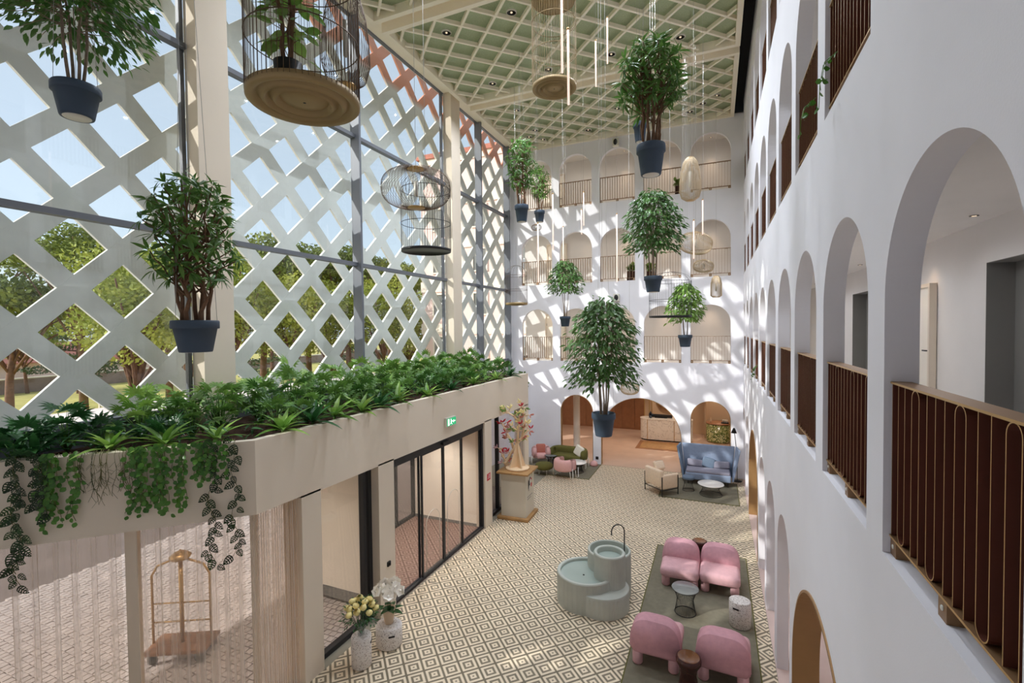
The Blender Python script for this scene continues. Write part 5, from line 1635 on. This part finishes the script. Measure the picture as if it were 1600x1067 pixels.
b = obj("round_step", MB().lathe([(.544, 0), (.544, .405), (.534, .42), (0, .42)], 96, -2.143 + 2.25, 9.50 - 9.65), M["sage"], t)
obj("fluting", fluted("fluting", -2.143 + 2.25, 9.50 - 9.65, .544, .42, True), M["sage"], b)
pts = [(.44, .56, .72), (.44, .56, 1.30)] + [(.44 - .125 + .125 * math.cos(a), .56 - .06 + .06 * math.cos(a), 1.30 + .15 * math.sin(a)) for a in [PI * k / 12 for k in range(1, 13)]] + [(.19, .44, 1.22)]
f = obj("spout", MB().tube(pts, .013, 10), M["darkwire"], t)
obj("spout_collar", MB().lathe([(0, .0), (.03, 0), (.028, .02), (.014, .025)], 16, .44, .56, .76), M["darkwire"], f)

# ------------------------------------------------------------------ display plinth with the wooden coral tree
t = thing("display_plinth", "square painted plinth with oak base and top, a printed bird emblem", "plinth", (-5.56, 13.22, 0), .04)
obj("base_slab", rbox(.98, .98, .09, .008, 2, .046), M["wood"], t)
obj("body", MB().box(-.39, .39, -.39, .39, .09, 1.37), M["plinth"], t)
obj("top_slab", rbox(1.0, 1.0, .055, .008, 2, 1.3975), M["wood"], t)
def emb(mb, poly, off=.0):
    poly = [(a * 1.45, (b - .62) * 1.45 + .90) for a, b in poly]
    n = len(poly); x = .3905 + off
    mb.add([(x, a, b) for a, b in poly] + [(x + .0015, a, b) for a, b in poly], [tuple(range(n, 2 * n))] + [(i, (i + 1) % n, n + (i + 1) % n, n + i) for i in range(n)])
em = MB(); emb(em, [(-.10, .62), (-.07, .55), (-.05, .60), (.0, .66), (.05, .70), (.07, .78), (.04, .83), (-.01, .82), (-.05, .76), (-.09, .80), (-.11, .74)]); obj("bird_print", em, M["black"], t)
em = MB(); emb(em, [(.0, .68), (.05, .71), (.06, .77), (.03, .80), (.0, .76)], .001); emb(em, [(-.06, .58), (-.02, .60), (.01, .66), (-.03, .66)], .001); obj("breast_print", em, M["white"], t)
em = MB(); emb(em, [(.06, .62), (.12, .60), (.14, .66), (.10, .70), (.06, .68)]); emb(em, [(.08, .80), (.13, .78), (.12, .74), (.07, .76)]); obj("flower_print", em, M["red"], t)
em = MB()
for a, b in ((-.02, .86), (.05, .88), (.10, .86), (.13, .82)): emb(em, [(a, b), (a + .02, b + .03), (a + .03, b + .09), (a - .01, b + .05)])
obj("leaf_print", em, M["leafbright"], t)
em = MB()
for k in range(2):
    x0 = -.16
    for j in range(9 - 2 * k):
        emb(em, [(x0 + .036 * j, .44 - .045 * k), (x0 + .036 * j + .024, .44 - .045 * k), (x0 + .036 * j + .024, .46 - .045 * k), (x0 + .036 * j, .46 - .045 * k)])
obj("caption_print", em, M["recess"], t)
random.seed(8)
t = thing("coral_sculpture", "wooden coral-like tree sculpture with pink, red and green buds on the plinth", "sculpture", (-5.56, 13.22, 1.426), -1.17)
obj("base_plate", MB().lathe([(0, 0), (.36, 0), (.36, .05), (.35, .06), (0, .06)], 40), M["ply"], t)
for rz in (0, PI / 2):
    o = obj("fin", MB().prism([(-.27, .06), (.27, .06), (.03, .80), (-.03, .80)], -.02, .02, 0, "y"), M["ply"], t); o.rotation_euler = (0, 0, rz + .5)
br = MB(); tips = []
def branch(pts, r0):
    n = len(pts); br.tube(pts, [r0 * (1 - .5 * k / (n - 1)) for k in range(n)], 8); tips.extend(pts[1:])
branch([(-.10, -.42, .12), (-.12, -.34, .18), (-.08, -.22, .42), (0, 0, .78), (.06, .15, .98), (.14, .34, 1.22)], .056)
branch([(0, 0, .78), (-.02, .03, 1.1), (.03, .06, 1.45), (.05, .12, 1.85)], .045)
branch([(-.05, -.12, .62), (-.03, -.20, .9), (-.08, -.34, 1.12), (-.10, -.46, 1.38)], .045)
branch([(-.08, -.34, 1.12), (-.05, -.16, 1.18), (.0, -.05, 1.25)], .03)
branch([(.03, .06, 1.45), (.04, -.10, 1.62), (.03, -.26, 1.72), (.02, -.36, 1.74)], .036)
branch([(.06, .15, .98), (.10, .22, 1.35), (.12, .26, 1.62)], .036)
branch([(-.12, -.34, .18), (-.16, -.46, .35), (-.18, -.52, .55)], .036)
bud = MB().lathe([(0, 0), (.018, .02), (.022, .06), (.012, .11), (0, .13)], 8)
bme = {c: bud.mesh("bud", M[c]) for c in ("pink", "red", "leafbright", "rose", "palepink", "terracushion")}
for k in range(62):
    p = Vector(tips[k % len(tips)]) + Vector((0, random.uniform(-.06, .06), random.uniform(-.06, .06)))
    d = Vector((random.uniform(-.35, .35), random.uniform(-1, 1), random.uniform(-.2, 1))).normalized()
    e_ = p + d * random.uniform(.09, .20)
    br.tube([p, p.lerp(e_, .5) + Vector((0, .01, .02)), e_], [.016, .013, .010], 6)
    c = random.choice(("pink", "palepink", "red", "terracushion") if p.y < -.1 and p.z < 1.5 else (("leafbright", "rose", "leafbright") if p.y < .12 else ("terracushion", "rose", "red")))
    for w_ in (-1, 0, 1):
        link("bud", bme[c], t, mw=frame_of(e_ - d * .03 * abs(w_), Vector((1, 0, 0)).cross(d + Vector((0, w_ * .8, w_ * .5))), d + Vector((0, w_ * .8, w_ * .5)), random.uniform(.8, 1.15)))
obj("branch", br, M["ply"], t)
obj("finial", MB().lathe([(0, -.05), (.04, -.03), (.055, 0), (.04, .03), (0, .05)], 14), M["ply"], t, loc=(.02, -.40, 1.74))

# ------------------------------------------------------------------ seating at the far end
def barrel(label, kind, cat, x, y, rz, w, d, m, inner, legm, seat_d=.5, cushion=None, h=.70, z=.014):
    """shell of back and arms as one swept roll, seat cushion and bent tube legs; faces -y"""
    t = thing(kind, label, cat, (x, y, z), rz)
    W, D = w / 2 - .12, d / 2
    path = [(-W, -D + .14)] + [(-W + .02 * 0, -D + .14 + (2 * D - .5) * k / 3) for k in range(1, 4)]
    r = min(.30, W)
    path = [(-W, -D + .12), (-W, 0.0)] + [(-W + r - r * math.cos(a), D - .12 - r + r * math.sin(a)) for a in [PI / 2 * k / 6 for k in range(7)]] + [(W - r + r * math.sin(a), D - .12 - r + r * math.cos(a)) for a in [PI / 2 * k / 6 for k in range(7)]] + [(W, 0.0), (W, -D + .12)]
    # section: tall rounded roll
    mb = MB(); vs = []; ns = 14
    pp = [Vector((a, b, 0)) for a, b in path]
    hs_ = (h - .26) / 2
    for i, p in enumerate(pp):
        tg = (pp[min(i + 1, len(pp) - 1)] - pp[max(i - 1, 0)]).normalized(); nn = Vector((-tg.y, tg.x, 0))
        endk = .8 if i in (0, len(pp) - 1) else 1
        for k in range(ns):
            a = 2 * PI * k / ns
            cx_ = .115 * math.copysign(abs(math.cos(a)) ** .7, math.cos(a)) * endk; cz_ = hs_ * math.copysign(abs(math.sin(a)) ** .6, math.sin(a)) * (.93 if endk < 1 else 1)
            vs.append(p + nn * cx_ + Vector((0, 0, .26 + hs_ + cz_)))
    fs = [(i * ns + k, i * ns + (k + 1) % ns, (i + 1) * ns + (k + 1) % ns, (i + 1) * ns + k) for i in range(len(pp) - 1) for k in range(ns)]
    fs += [tuple(range(ns)), tuple(range((len(pp) - 1) * ns, len(pp) * ns))]
    obj("shell", mb.add(vs, fs, 0, True), m, t)
    obj("seat", rbox(2 * W - .16, d - .26, .22, .075, 4, .335, cy=-.04), inner, t)
    lm = MB().tube([(0, -.10, .38), (0, -.12, .02), (0, -.06, .006), (0, .02, .02), (0, .06, .30)], .012, 6).mesh("leg", M[legm])
    for sx in (-W - .125, W + .125):
        for yy in (-D + .16, D - .3): link("leg", lm, t, loc=(sx, yy, 0))
    if cushion:
        for cx_, cm, rz_, s_ in cushion:
            c = obj("cushion", rbox(.40 * s_, .13, .38 * s_, .06, 4), cm, t, loc=(cx_, D - .33, .60)); c.rotation_euler = (-.25, rz_, 0)
    return t
barrel("pale pink barrel armchair with a terracotta cushion against the far wall", "barrel_armchair", "armchair", -6.80, 18.75, .45, .82, .78, M["palepink"], M["palepink"], "whitemetal", cushion=[(0, M["terracushion"], 0, 1.0)])
barrel("pale pink barrel armchair seen from behind, in front of the green sofa", "barrel_armchair", "armchair", -5.34, 17.28, PI - .42, .84, .78, M["palepink"], M["palepink"], "whitemetal")
barrel("olive green two-seat barrel sofa in front of the narrow lobby arch", "barrel_sofa", "sofa", -5.63, 18.93, -.06, 1.62, .84, M["olive"], M["olive"], "whitemetal")
t = thing("throw_pillow", "ivory square pillow leaning at the end of the green sofa", "pillow", (-5.16, 18.80, .66), -.5)
p_ = obj("cover", rbox(.42, .14, .42, .065, 4), M["pillow"], t); p_.rotation_euler = (-.3, .35, 0)
obj("button", MB().lathe([(0, .008), (.014, .004), (.016, 0)], 10), M["vase"], p_, loc=(0, -.07, 0), rot=(PI / 2, 0, 0))
t = thing("ottoman", "round olive ottoman on thin legs between the pink armchairs", "ottoman", (-6.17, 17.35, .014))
obj("cushion", MB().lathe([(0, .20), (.26, .20), (.34, .25), (.355, .33), (.31, .41), (.18, .45), (0, .46)], 36), M["olive"], t)
lm = MB().tube([(0, 0, 0), (0, 0, .22)], .011, 6).mesh("leg", M["whitemetal"])
for k in range(4): link("leg", lm, t, loc=(.22 * math.cos(PI / 4 + k * PI / 2), .22 * math.sin(PI / 4 + k * PI / 2), 0))
t = thing("floor_cushion", "small pink pouf beside the end of the green sofa", "pouf", (-4.62, 19.12, .0))
obj("cushion", MB().lathe([(0, 0), (.13, 0), (.16, .06), (.14, .16), (.06, .22), (0, .24)], 24), M["palepink"], t)
obj("seam", MB().tube(ring_pts(.16, .07, 24), .006, 5, closed=True), M["terracushion"], t)
# blue high backed sofa
t = thing("highback_sofa", "blue high-backed two-seat sofa with slanting wings at the wall corner", "sofa", (-.26, 18.55, .014), .0)
obj("seat", rbox(1.52, .72, .26, .05, 4, .30, cy=-.08), M["bluewool"], t)
obj("seat_cushion", rbox(1.46, .66, .12, .045, 4, .46, cy=-.09), M["mauve"], t)
obj("backrest", extr_round([(-.80, .18), (.80, .18), (.90, 1.32), (-.90, 1.32)], .28, .38, .04, 3), M["bluewool"], t)
for s in (-1, 1):
    a = [(s * .78, -.30, .18), (s * .80, .34, .18), (s * .92, .34, 1.32), (s * 1.02, -.04, 1.26)]
    w_ = MB()
    off_ = Vector((s * .07, 0, 0))
    vs_l = [Vector(p) for p in a] + [Vector(p) + off_ for p in a]
    w_.add(vs_l, [(0, 1, 2, 3), (7, 6, 5, 4), (0, 4, 5, 1), (1, 5, 6, 2), (2, 6, 7, 3), (3, 7, 4, 0)])
    o = obj("wing", w_, M["slatewool"] if s < 0 else M["bluewool"], t)
    bv = o.modifiers.new("soft", "BEVEL"); bv.width = .025; bv.segments = 3
lm = MB().tube([(0, 0, 0), (0, .02, .20)], .013, 6).mesh("leg", M["darkwire"])
for sx in (-.66, .66):
    for yy in (-.36, .22): link("leg", lm, t, loc=(sx, yy, 0))
for k, (cx_, w_, h_, m_, rz_) in enumerate(((-.44, .56, .26, "mauve", .05), (.02, .44, .36, "slatewool", .25), (.46, .56, .26, "mauve", -.05))):
    t = thing("sofa_cushion", ("long mauve cushion at the wall-arch end of the blue sofa", "dark blue square cushion in the middle of the blue sofa", "long mauve cushion at the corner end of the blue sofa")[k], "cushion", (-.26 + cx_, 18.70, .66 + (.04 if k == 1 else 0)), 0)
    o = obj("cover", rbox(w_, .14, h_, .06, 4), M[m_], t); o.rotation_euler = (-.22, rz_, 0)
    obj("piping", MB().tube([(-w_ / 2 + .05, 0, h_ / 2), (w_ / 2 - .05, 0, h_ / 2)], .006, 5), M["slatewool"], o)
# cream armchair with a black frame
t = thing("cream_armchair", "cream bouclé armchair with a thin black frame, seen from behind", "armchair", (-1.72, 16.92, .014), PI - .75); t.scale = (1.1, 1.1, 1.1)
obj("seat", rbox(.56, .58, .20, .06, 4, .36, cy=-.03), M["creamwool"], t)
obj("backrest", rbox(.74, .15, .52, .055, 4, .53, cy=.29), M["creamwool"], t)
for s in (-1, 1):
    obj("armrest", rbox(.12, .66, .44, .045, 4, .42, cx=s * .33, cy=-.02), M["creamwool"], t)
    for yy in (-.30, .32):
        obj("leg", MB().beam((s * .395, yy, 0), (s * .395, yy, .60), .022, .022), M["black"], t)
    obj("stretcher", MB().beam((s * .395, -.30, .19), (s * .395, .32, .19), .02, .02), M["black"], t)
obj("stretcher", MB().beam((-.395, .32, .19), (.395, .32, .19), .02, .02), M["black"], t)
t = thing("throw_pillow", "cream knotted pillow lying on the back of the cream armchair", "pillow", (-1.80, 16.90, .93), .8)
o = obj("cover", rbox(.40, .15, .32, .065, 4), M["creamwool"], t); o.rotation_euler = (-.5, 0, 0)
obj("piping", MB().tube([(-.15, -.05, .14), (.15, -.05, .14)], .008, 5), M["black"], o)
t = thing("floor_lamp", "thin black floor lamp on a round foot in the wall corner behind the blue sofa", "lamp", (.73, 19.12, 0))
obj("base", MB().lathe([(0, 0), (.16, 0), (.16, .018), (.02, .03), (0, .03)], 28), M["black"], t)
obj("pole", MB().tube([(0, 0, .02), (0, 0, .9), (-.06, 0, 1.5), (-.10, 0, 1.85)], .012, 8), M["black"], t)
obj("lamp_shade", MB().lathe([(.03, .10), (.10, -.08), (.095, -.08), (.025, .10)], 20, -.11, 0, 1.86), M["black"], t)

# ------------------------------------------------------------------ lobby beyond the far arches
t = thing("reception_desk", "long veined white marble reception desk with rounded end and brass bands", "desk", (-2.3, 24.9, 0))
def stadium(hw, r, n=10):
    return [( -hw + r + r * math.cos(a), r * math.sin(a)) for a in [PI / 2 + PI * k / n for k in range(n + 1)]] + [(hw - r + r * math.cos(a), r * math.sin(a)) for a in [-PI / 2 + PI * k / n for k in range(n + 1)]]
obj("plinth", MB().prism(stadium(1.22, .40), 0, .07), M["reflector"], t)
obj("front", MB().prism(stadium(1.26, .44), .07, 1.06), M["veined"], t)
obj("counter_top", MB().prism(stadium(1.28, .46), 1.06, 1.10), M["veined"], t)
for x in (-.86, .42, 1.0): obj("brass_band", MB().box(x - .012, x + .012, -.455, -.43, .07, 1.08), M["gold"], t)
t = thing("desk_monitor", "dark low screen shelf standing on the reception desk", "monitor", (-2.55, 24.95, 1.10))
obj("screen", rbox(1.1, .06, .16, .01, 2, .10), M["black"], t)
obj("foot", MB().box(-.3, .3, -.06, .06, 0, .03), M["reflector"], t)
t = thing("desk_flowers", "small dark blue flower arrangement at one end of the reception desk", "flowers", (-3.05, 24.85, 1.10))
obj("vase", MB().lathe([(0, 0), (.06, 0), (.08, .08), (.05, .14), (0, .14)], 16), M["pot"], t)
merged_leaves("foliage", G_FIC, [frame_of((0, 0, .18), rnd_dir(-.2, 1), Vector((0, 0, 1)), random.uniform(.10, .18)) for k in range(40)], M["pot"], t)
t = thing("brass_screen", "tall brass framed post screen behind the end of the reception desk", "screen", (-3.25, 25.5, 0))
obj("panel", MB().box(-.17, .17, -.03, .03, .05, 3.28), M["lobbywall"], t)
for x in (-.18, .06, .18): obj("post", MB().box(x - .02, x + .02, -.05, .05, 0, 3.29), M["gold"], t)
t = thing("wall_mirror", "large round bronze mirror on the wall behind reception", "mirror", (-2.40, 26.82, 1.75))
o = obj("glass", MB().lathe([(0, .0), (.55, 0), (.55, .02), (0, .02)], 48), M["mirror"], t); o.rotation_euler = (PI / 2, 0, 0)
o = obj("rim", MB().tube(ring_pts(.56, 0, 48), .018, 6, closed=True), M["gold"], t); o.rotation_euler = (PI / 2, 0, 0)
struct("trim_4", MB().box(-3.7, 0.4, 26.90, 26.99, 0, 3.3), M["lobbywall"], "plastered panel behind the reception mirror", "panel")
t = thing("lobby_rug", "brown bordered rug in front of the marble reception desk", "rug", (-2.35, 23.55, 0))
obj("pile", MB().box(-1.15, 1.15, -.85, .85, .001, .012), M["lobbywood"], t)
obj("border", MB().box(-.98, .98, -.68, .68, .012, .016), M["wood"], t)
t = thing("mosaic_bar", "round green and gold mosaic bar counter seen through the end arch", "counter", (.13, 25.45, 0))
obj("front", MB().lathe([(.56, .06), (.56, .92), (0, .92)], 56), M["mosaic"], t)
obj("plinth", MB().lathe([(.52, 0), (.52, .06), (0, .06)], 40), M["gold"], t)
obj("counter_top", MB().lathe([(0, .92), (.58, .92), (.58, .96), (0, .96)], 56), M["lobbywood"], t)
t = thing("bar_tray", "black tray with small jars on the mosaic bar counter", "tray", (.42, 25.3, .96))
obj("base", rbox(.34, .24, .05, .012, 2, .026), M["black"], t)
for k in range(3): obj("jar", MB().lathe([(0, 0), (.03, 0), (.032, .1), (.02, .13), (0, .13)], 12, -.08 + .08 * k, 0, .05), M["whitemetal"], t)
t = thing("bar_bottle", "slim pale bottle at one end of the mosaic bar counter", "bottle", (-.22, 25.25, .96))
obj("body", MB().lathe([(0, 0), (.035, 0), (.038, .12), (.015, .17), (.013, .24), (0, .24)], 14), M["vase"], t)
obj("cap", MB().lathe([(0, .24), (.016, .24), (.016, .265), (0, .265)], 12), M["gold"], t)
struct("wall_bar", MB().box(-.50, 3.0, 26.3, 26.4, 0, 3.3).box(-.52, -.42, 25.9, 26.4, 0, 3.3), M["lobbywall"], "partition behind the mosaic bar", "wall")
struct("wall_lobby_column", MB().lathe([(.15, 0), (.15, 3.3)], 28, -5.75, 20.6), M["cream"], "round cream column standing in the narrow lobby arch", "column")

# ------------------------------------------------------------------ outside
struct("ground", MB().box(-260, -30, -120, 260, -.3, -.06).box(-30, -8.6, -60, 22, -.3, -.05).box(-30, -12, 22, 60, -.3, -.05), M["lawn"], "dry yellow-green lawn outside", "lawn")
pv = struct("floor_forecourt", MB().box(-23, XP - .34, -14, 22, -.2, -.03), M["paving"], "cobbled forecourt outside the entrance", "paving")
random.seed(77)
pm = MB()
a_ = .135
for i in range(-2, 62):
    for j in range(10, 78):
        x = XP - .5 - i * a_ - (a_ * .5 if j % 2 else 0); y = j * a_ * 1.0 + .6
        if x < -14 or (7.6 < y < 12.2 and x > -8.7) or (x > -6.3 and y > 4.7) or (x - y > -10.9): continue
        s_ = a_ * .5 - .006; z = random.uniform(-.004, .004); r_ = random.uniform(.82, 1)
        pm.add([(x - s_ * r_, y - s_, z), (x + s_, y - s_ * r_, z + .002), (x + s_ * r_, y + s_, z), (x - s_, y + s_ * r_, z - .002), (x - s_, y - s_, -.03), (x + s_, y - s_, -.03), (x + s_, y + s_, -.03), (x - s_, y + s_, -.03)],
               [(0, 1, 2, 3), (4, 5, 1, 0), (5, 6, 2, 1), (6, 7, 3, 2), (7, 4, 0, 3)])
stuff(obj("paver_field", pm, M["paver"], pv))
# luggage trolley outside the chamfered window
t = thing("luggage_trolley", "brass luggage trolley with a curved top rail on the forecourt outside the curtain", "trolley", (-8.62, 5.20, 0), .5)
obj("deck", rbox(1.0, .55, .07, .02, 2, .22), M["lobbywood"], t)
for s in (-1, 1):
    obj("frame_rail", MB().tube([(s * .48, 0, .25), (s * .48, 0, 1.45), (s * .38, 0, 1.62), (s * .12, 0, 1.72), (0, 0, 1.72)], .02, 8), M["gold"], t)
    for yy in (-.2, .2): obj("wheel", MB().lathe([(0, -.02), (.08, -.02), (.09, 0), (.08, .02), (0, .02)], 16), M["black"], t, loc=(s * .38, yy, .09), rot=(PI / 2, 0, 0))
obj("centre_post", MB().tube([(0, 0, .25), (0, 0, 1.74)], .035, 8), M["gold"], t)
obj("finial", MB().lathe([(0, -.06), (.14, -.05), (.17, 0), (.10, .06), (.03, .09), (0, .12)], 20), M["gold"], t, loc=(0, 0, 1.78))
for z in (.62, .95): obj("cross_rail", MB().tube([(-.48, 0, z), (.48, 0, z)], .014, 6), M["gold"], t)
# pink wing beyond
t = thing("pink_building", "tall pink rendered wing with cream bands seen through the lattice", "building", (-14.0, 27.0, 0))
obj("wall", MB().box(-4.2, 6.0, 0, 6.0, -.2, 17), M["pinkwall"], t)
for k in range(6): obj("band", MB().box(-4.25, 6.05, -.08, .0, 2.6 + 2.8 * k, 3.3 + 2.8 * k), M["band"], t)
for k in range(5):
    for x in (-2.8, .2, 3.2):
        w_ = obj("window", frame_rect(MB(), "y", -.02, x - .55, x + .55, .9 + 2.8 * k + .1, 2.5 + 2.8 * k, .09, .14), M["band"], t)
        obj("pane", MB().box(x - .46, x + .46, -.015, .01, 1.1 + 2.8 * k, 2.4 + 2.8 * k), M["greyglass"], w_)
obj("cornice", MB().box(-4.4, 6.2, -.2, 6.2, 17, 17.3), M["rooftile"], t)
# boundary wall, house, fence posts
t = thing("boundary_wall", "long low brown boundary wall beyond the lawn", "wall", (-60, 28, 0))
obj("wall", MB().beam((0, -30, .55), (-12, 75, .55), .4, 1.5), M["stonewall"], t)
obj("coping", MB().beam((0, -30, 1.36), (-12, 75, 1.36), .5, .12), M["band"], t)
t = thing("far_house", "low house with a long tiled roof beyond the boundary wall", "house", (-84, 30, 0), .1)
obj("wall", MB().box(-4, 4, -14, 16, -.1, 2.4), M["pinkwall"], t)
obj("roof", MB().prism([(-5, 2.2), (0, 4.6), (5, 2.2), (5, 2.05), (-5, 2.05)], -15, 17, 0, "y"), M["rooftile"], t)
for k in range(4): obj("window", MB().box(3.98, 4.06, -10 + 6 * k, -8.6 + 6 * k, .8, 2.0), M["greyglass"], t)
for k, (x, y) in enumerate(((-40, 14.6), (-44, 17.5), (-41, 19.5), (-38, 24.5), (-37, 30))):
    t = thing("fence_post", f"white wooden rail post on the lawn, {nth(k + 1)} counted towards the pink wing", "post", (x, y, -.06), .3)
    obj("post", MB().box(-.06, .06, -.06, .06, 0, 1.0), M["band"], t)
    obj("rail", MB().beam((0, 0, .85), (-1.0, 2.6, .85), .06, .10), M["band"], t)
# trees
def clump(n, rx, rz, size, seed, hollow=.55):
    random.seed(seed); vs, fs = [], []
    for k in range(n):
        d = rnd_dir(); r = (hollow + (1 - hollow) * random.random())
        c = Vector((d.x * rx * r, d.y * rx * r, d.z * rz * r))
        a = rnd_dir(); b = a.orthogonal().normalized(); e_ = a.cross(b)
        s_ = size * random.uniform(.6, 1.3); o = len(vs)
        vs += [c + b * s_, c + e_ * s_ * .6, c - b * s_ * .8, c - e_ * s_ * .5]
        fs.append((o, o + 1, o + 2, o + 3))
    return vs, fs
CL = {}
for nm, (n, rx, rz, sz, mt) in {"pine": (420, 1.0, .55, .09, "pine"), "cedar": (300, 1.0, .30, .09, "pinedark"), "bush": (520, 1.0, .85, .085, "bush")}.items():
    CL[nm] = []
    for s in range(2):
        v_, f_ = clump(n, rx, rz, sz, 50 + s)
        CL[nm].append(MB().add(v_, f_).mesh("foliage", M[mt], fix=False))
def tree(name, label, x, y, kind, h, cr, trunk_h, clumps, seed, group):
    random.seed(seed)
    t = thing(name, label, "tree", (x, y, -.1), random.uniform(0, 6), group)
    tb = MB()
    lean = random.uniform(-.6, .6)
    top = Vector((lean, lean * .4, trunk_h))
    tb.tube([(0, 0, 0), (lean * .3, 0, trunk_h * .5), top], [.26, .20, .14] if kind != "bush" else [.17, .13, .08], 8)
    for k in range(clumps):
        a = k * 2.39996
        f = (k + .5) / clumps
        if kind == "pine":
            r = cr * math.sqrt(f) * .8; c = Vector((r * math.cos(a) + lean, r * math.sin(a) + lean * .4, trunk_h + (h - trunk_h) * (.85 - .45 * f) + random.uniform(-.3, .3))); s_ = cr * .36
        elif kind == "cedar":
            r = cr * (1.05 - f) * random.uniform(.4, .9); c = Vector((r * math.cos(a), r * math.sin(a), h * (.15 + .85 * f))); s_ = cr * .42 * (1.2 - f)
        else:
            r = cr * random.uniform(.2, .75); c = Vector((r * math.cos(a), r * math.sin(a), h * (.58 + .38 * f))); s_ = cr * .50
        if True: tb.tube([top * (.55 + .4 * random.random()) if kind != "cedar" else Vector((0, 0, c.z * .95)), c - Vector((0, 0, .1))], [.08, .03], 5)
        o = stuff(link("foliage", CL[kind][k % 2], t, loc=c, rot=(0, 0, random.uniform(0, 6)), scale=(s_ * random.uniform(.85, 1.2), s_, s_ * random.uniform(.8, 1.1))))
    obj("trunk", tb, M["pinebark"], t)
def at(px, R):
    """bearing measured in the photograph, distance estimated"""
    b = math.radians(23.32) + math.atan((800 - px) / 738.45)
    return -R * math.sin(b), R * math.cos(b)
TREES = [("pine", 128, 40, 12.6, 3.6, 7.5, 20), ("pine", 10, 44, 9.2, 5.0, 5.6, 22), ("pine", -40, 50, 14, 5, 8, 18), ("cedar", 122, 62, 10.5, 3.4, 5, 24), ("bush", 206, 27, 9.4, 2.7, 4.6, 18), ("pine", 262, 38, 11, 4.0, 6.5, 18), ("bush", 300, 34, 9.6, 3.0, 4.6, 16), ("bush", 352, 30, 9.6, 2.8, 4.6, 16),
         ("pine", 408, 36, 12.2, 3.8, 7.6, 20), ("bush", 452, 31, 8.8, 2.6, 4.6, 14), ("pine", 482, 40, 12.4, 4.2, 7.4, 20), ("bush", 515, 34, 8.8, 2.6, 4.6, 14), ("pine", 545, 38, 12.4, 4.0, 8.0, 18), ("bush", 590, 33, 9.0, 2.6, 4.6, 14), ("pine", 612, 40, 11.6, 3.6, 7.2, 18), ("bush", 640, 35, 8.4, 2.4, 4.4, 12), ("cedar", 425, 56, 10, 3.4, 4, 20), ("bush", 40, 66, 8, 3.6, 4, 14), ("pine", 668, 44, 12, 4.0, 8, 16), ("cedar", 330, 60, 10, 3.4, 4, 20), ("cedar", 555, 55, 9.5, 3.4, 4, 20)]
cnt = {}
for k, (kd, px, R, h, cr, th, nc) in enumerate(TREES):
    x, y = at(px, R)
    cnt[kd] = cnt.get(kd, 0) + 1
    nm = {"pine": "umbrella_pine", "cedar": "dark_cedar", "bush": "leafy_tree"}[kd]
    lb_ = {"pine": "umbrella pine with reddish bare trunk beyond the lattice", "cedar": "dark layered cedar far beyond the lattice", "bush": "yellow-green leafy tree outside the lattice"}[kd]
    tree(nm, f"{nth(cnt[kd])} {lb_}, counted towards the pink wing", x, y, kd, h, cr, th, nc, 100 + k, "trees outside the lattice")
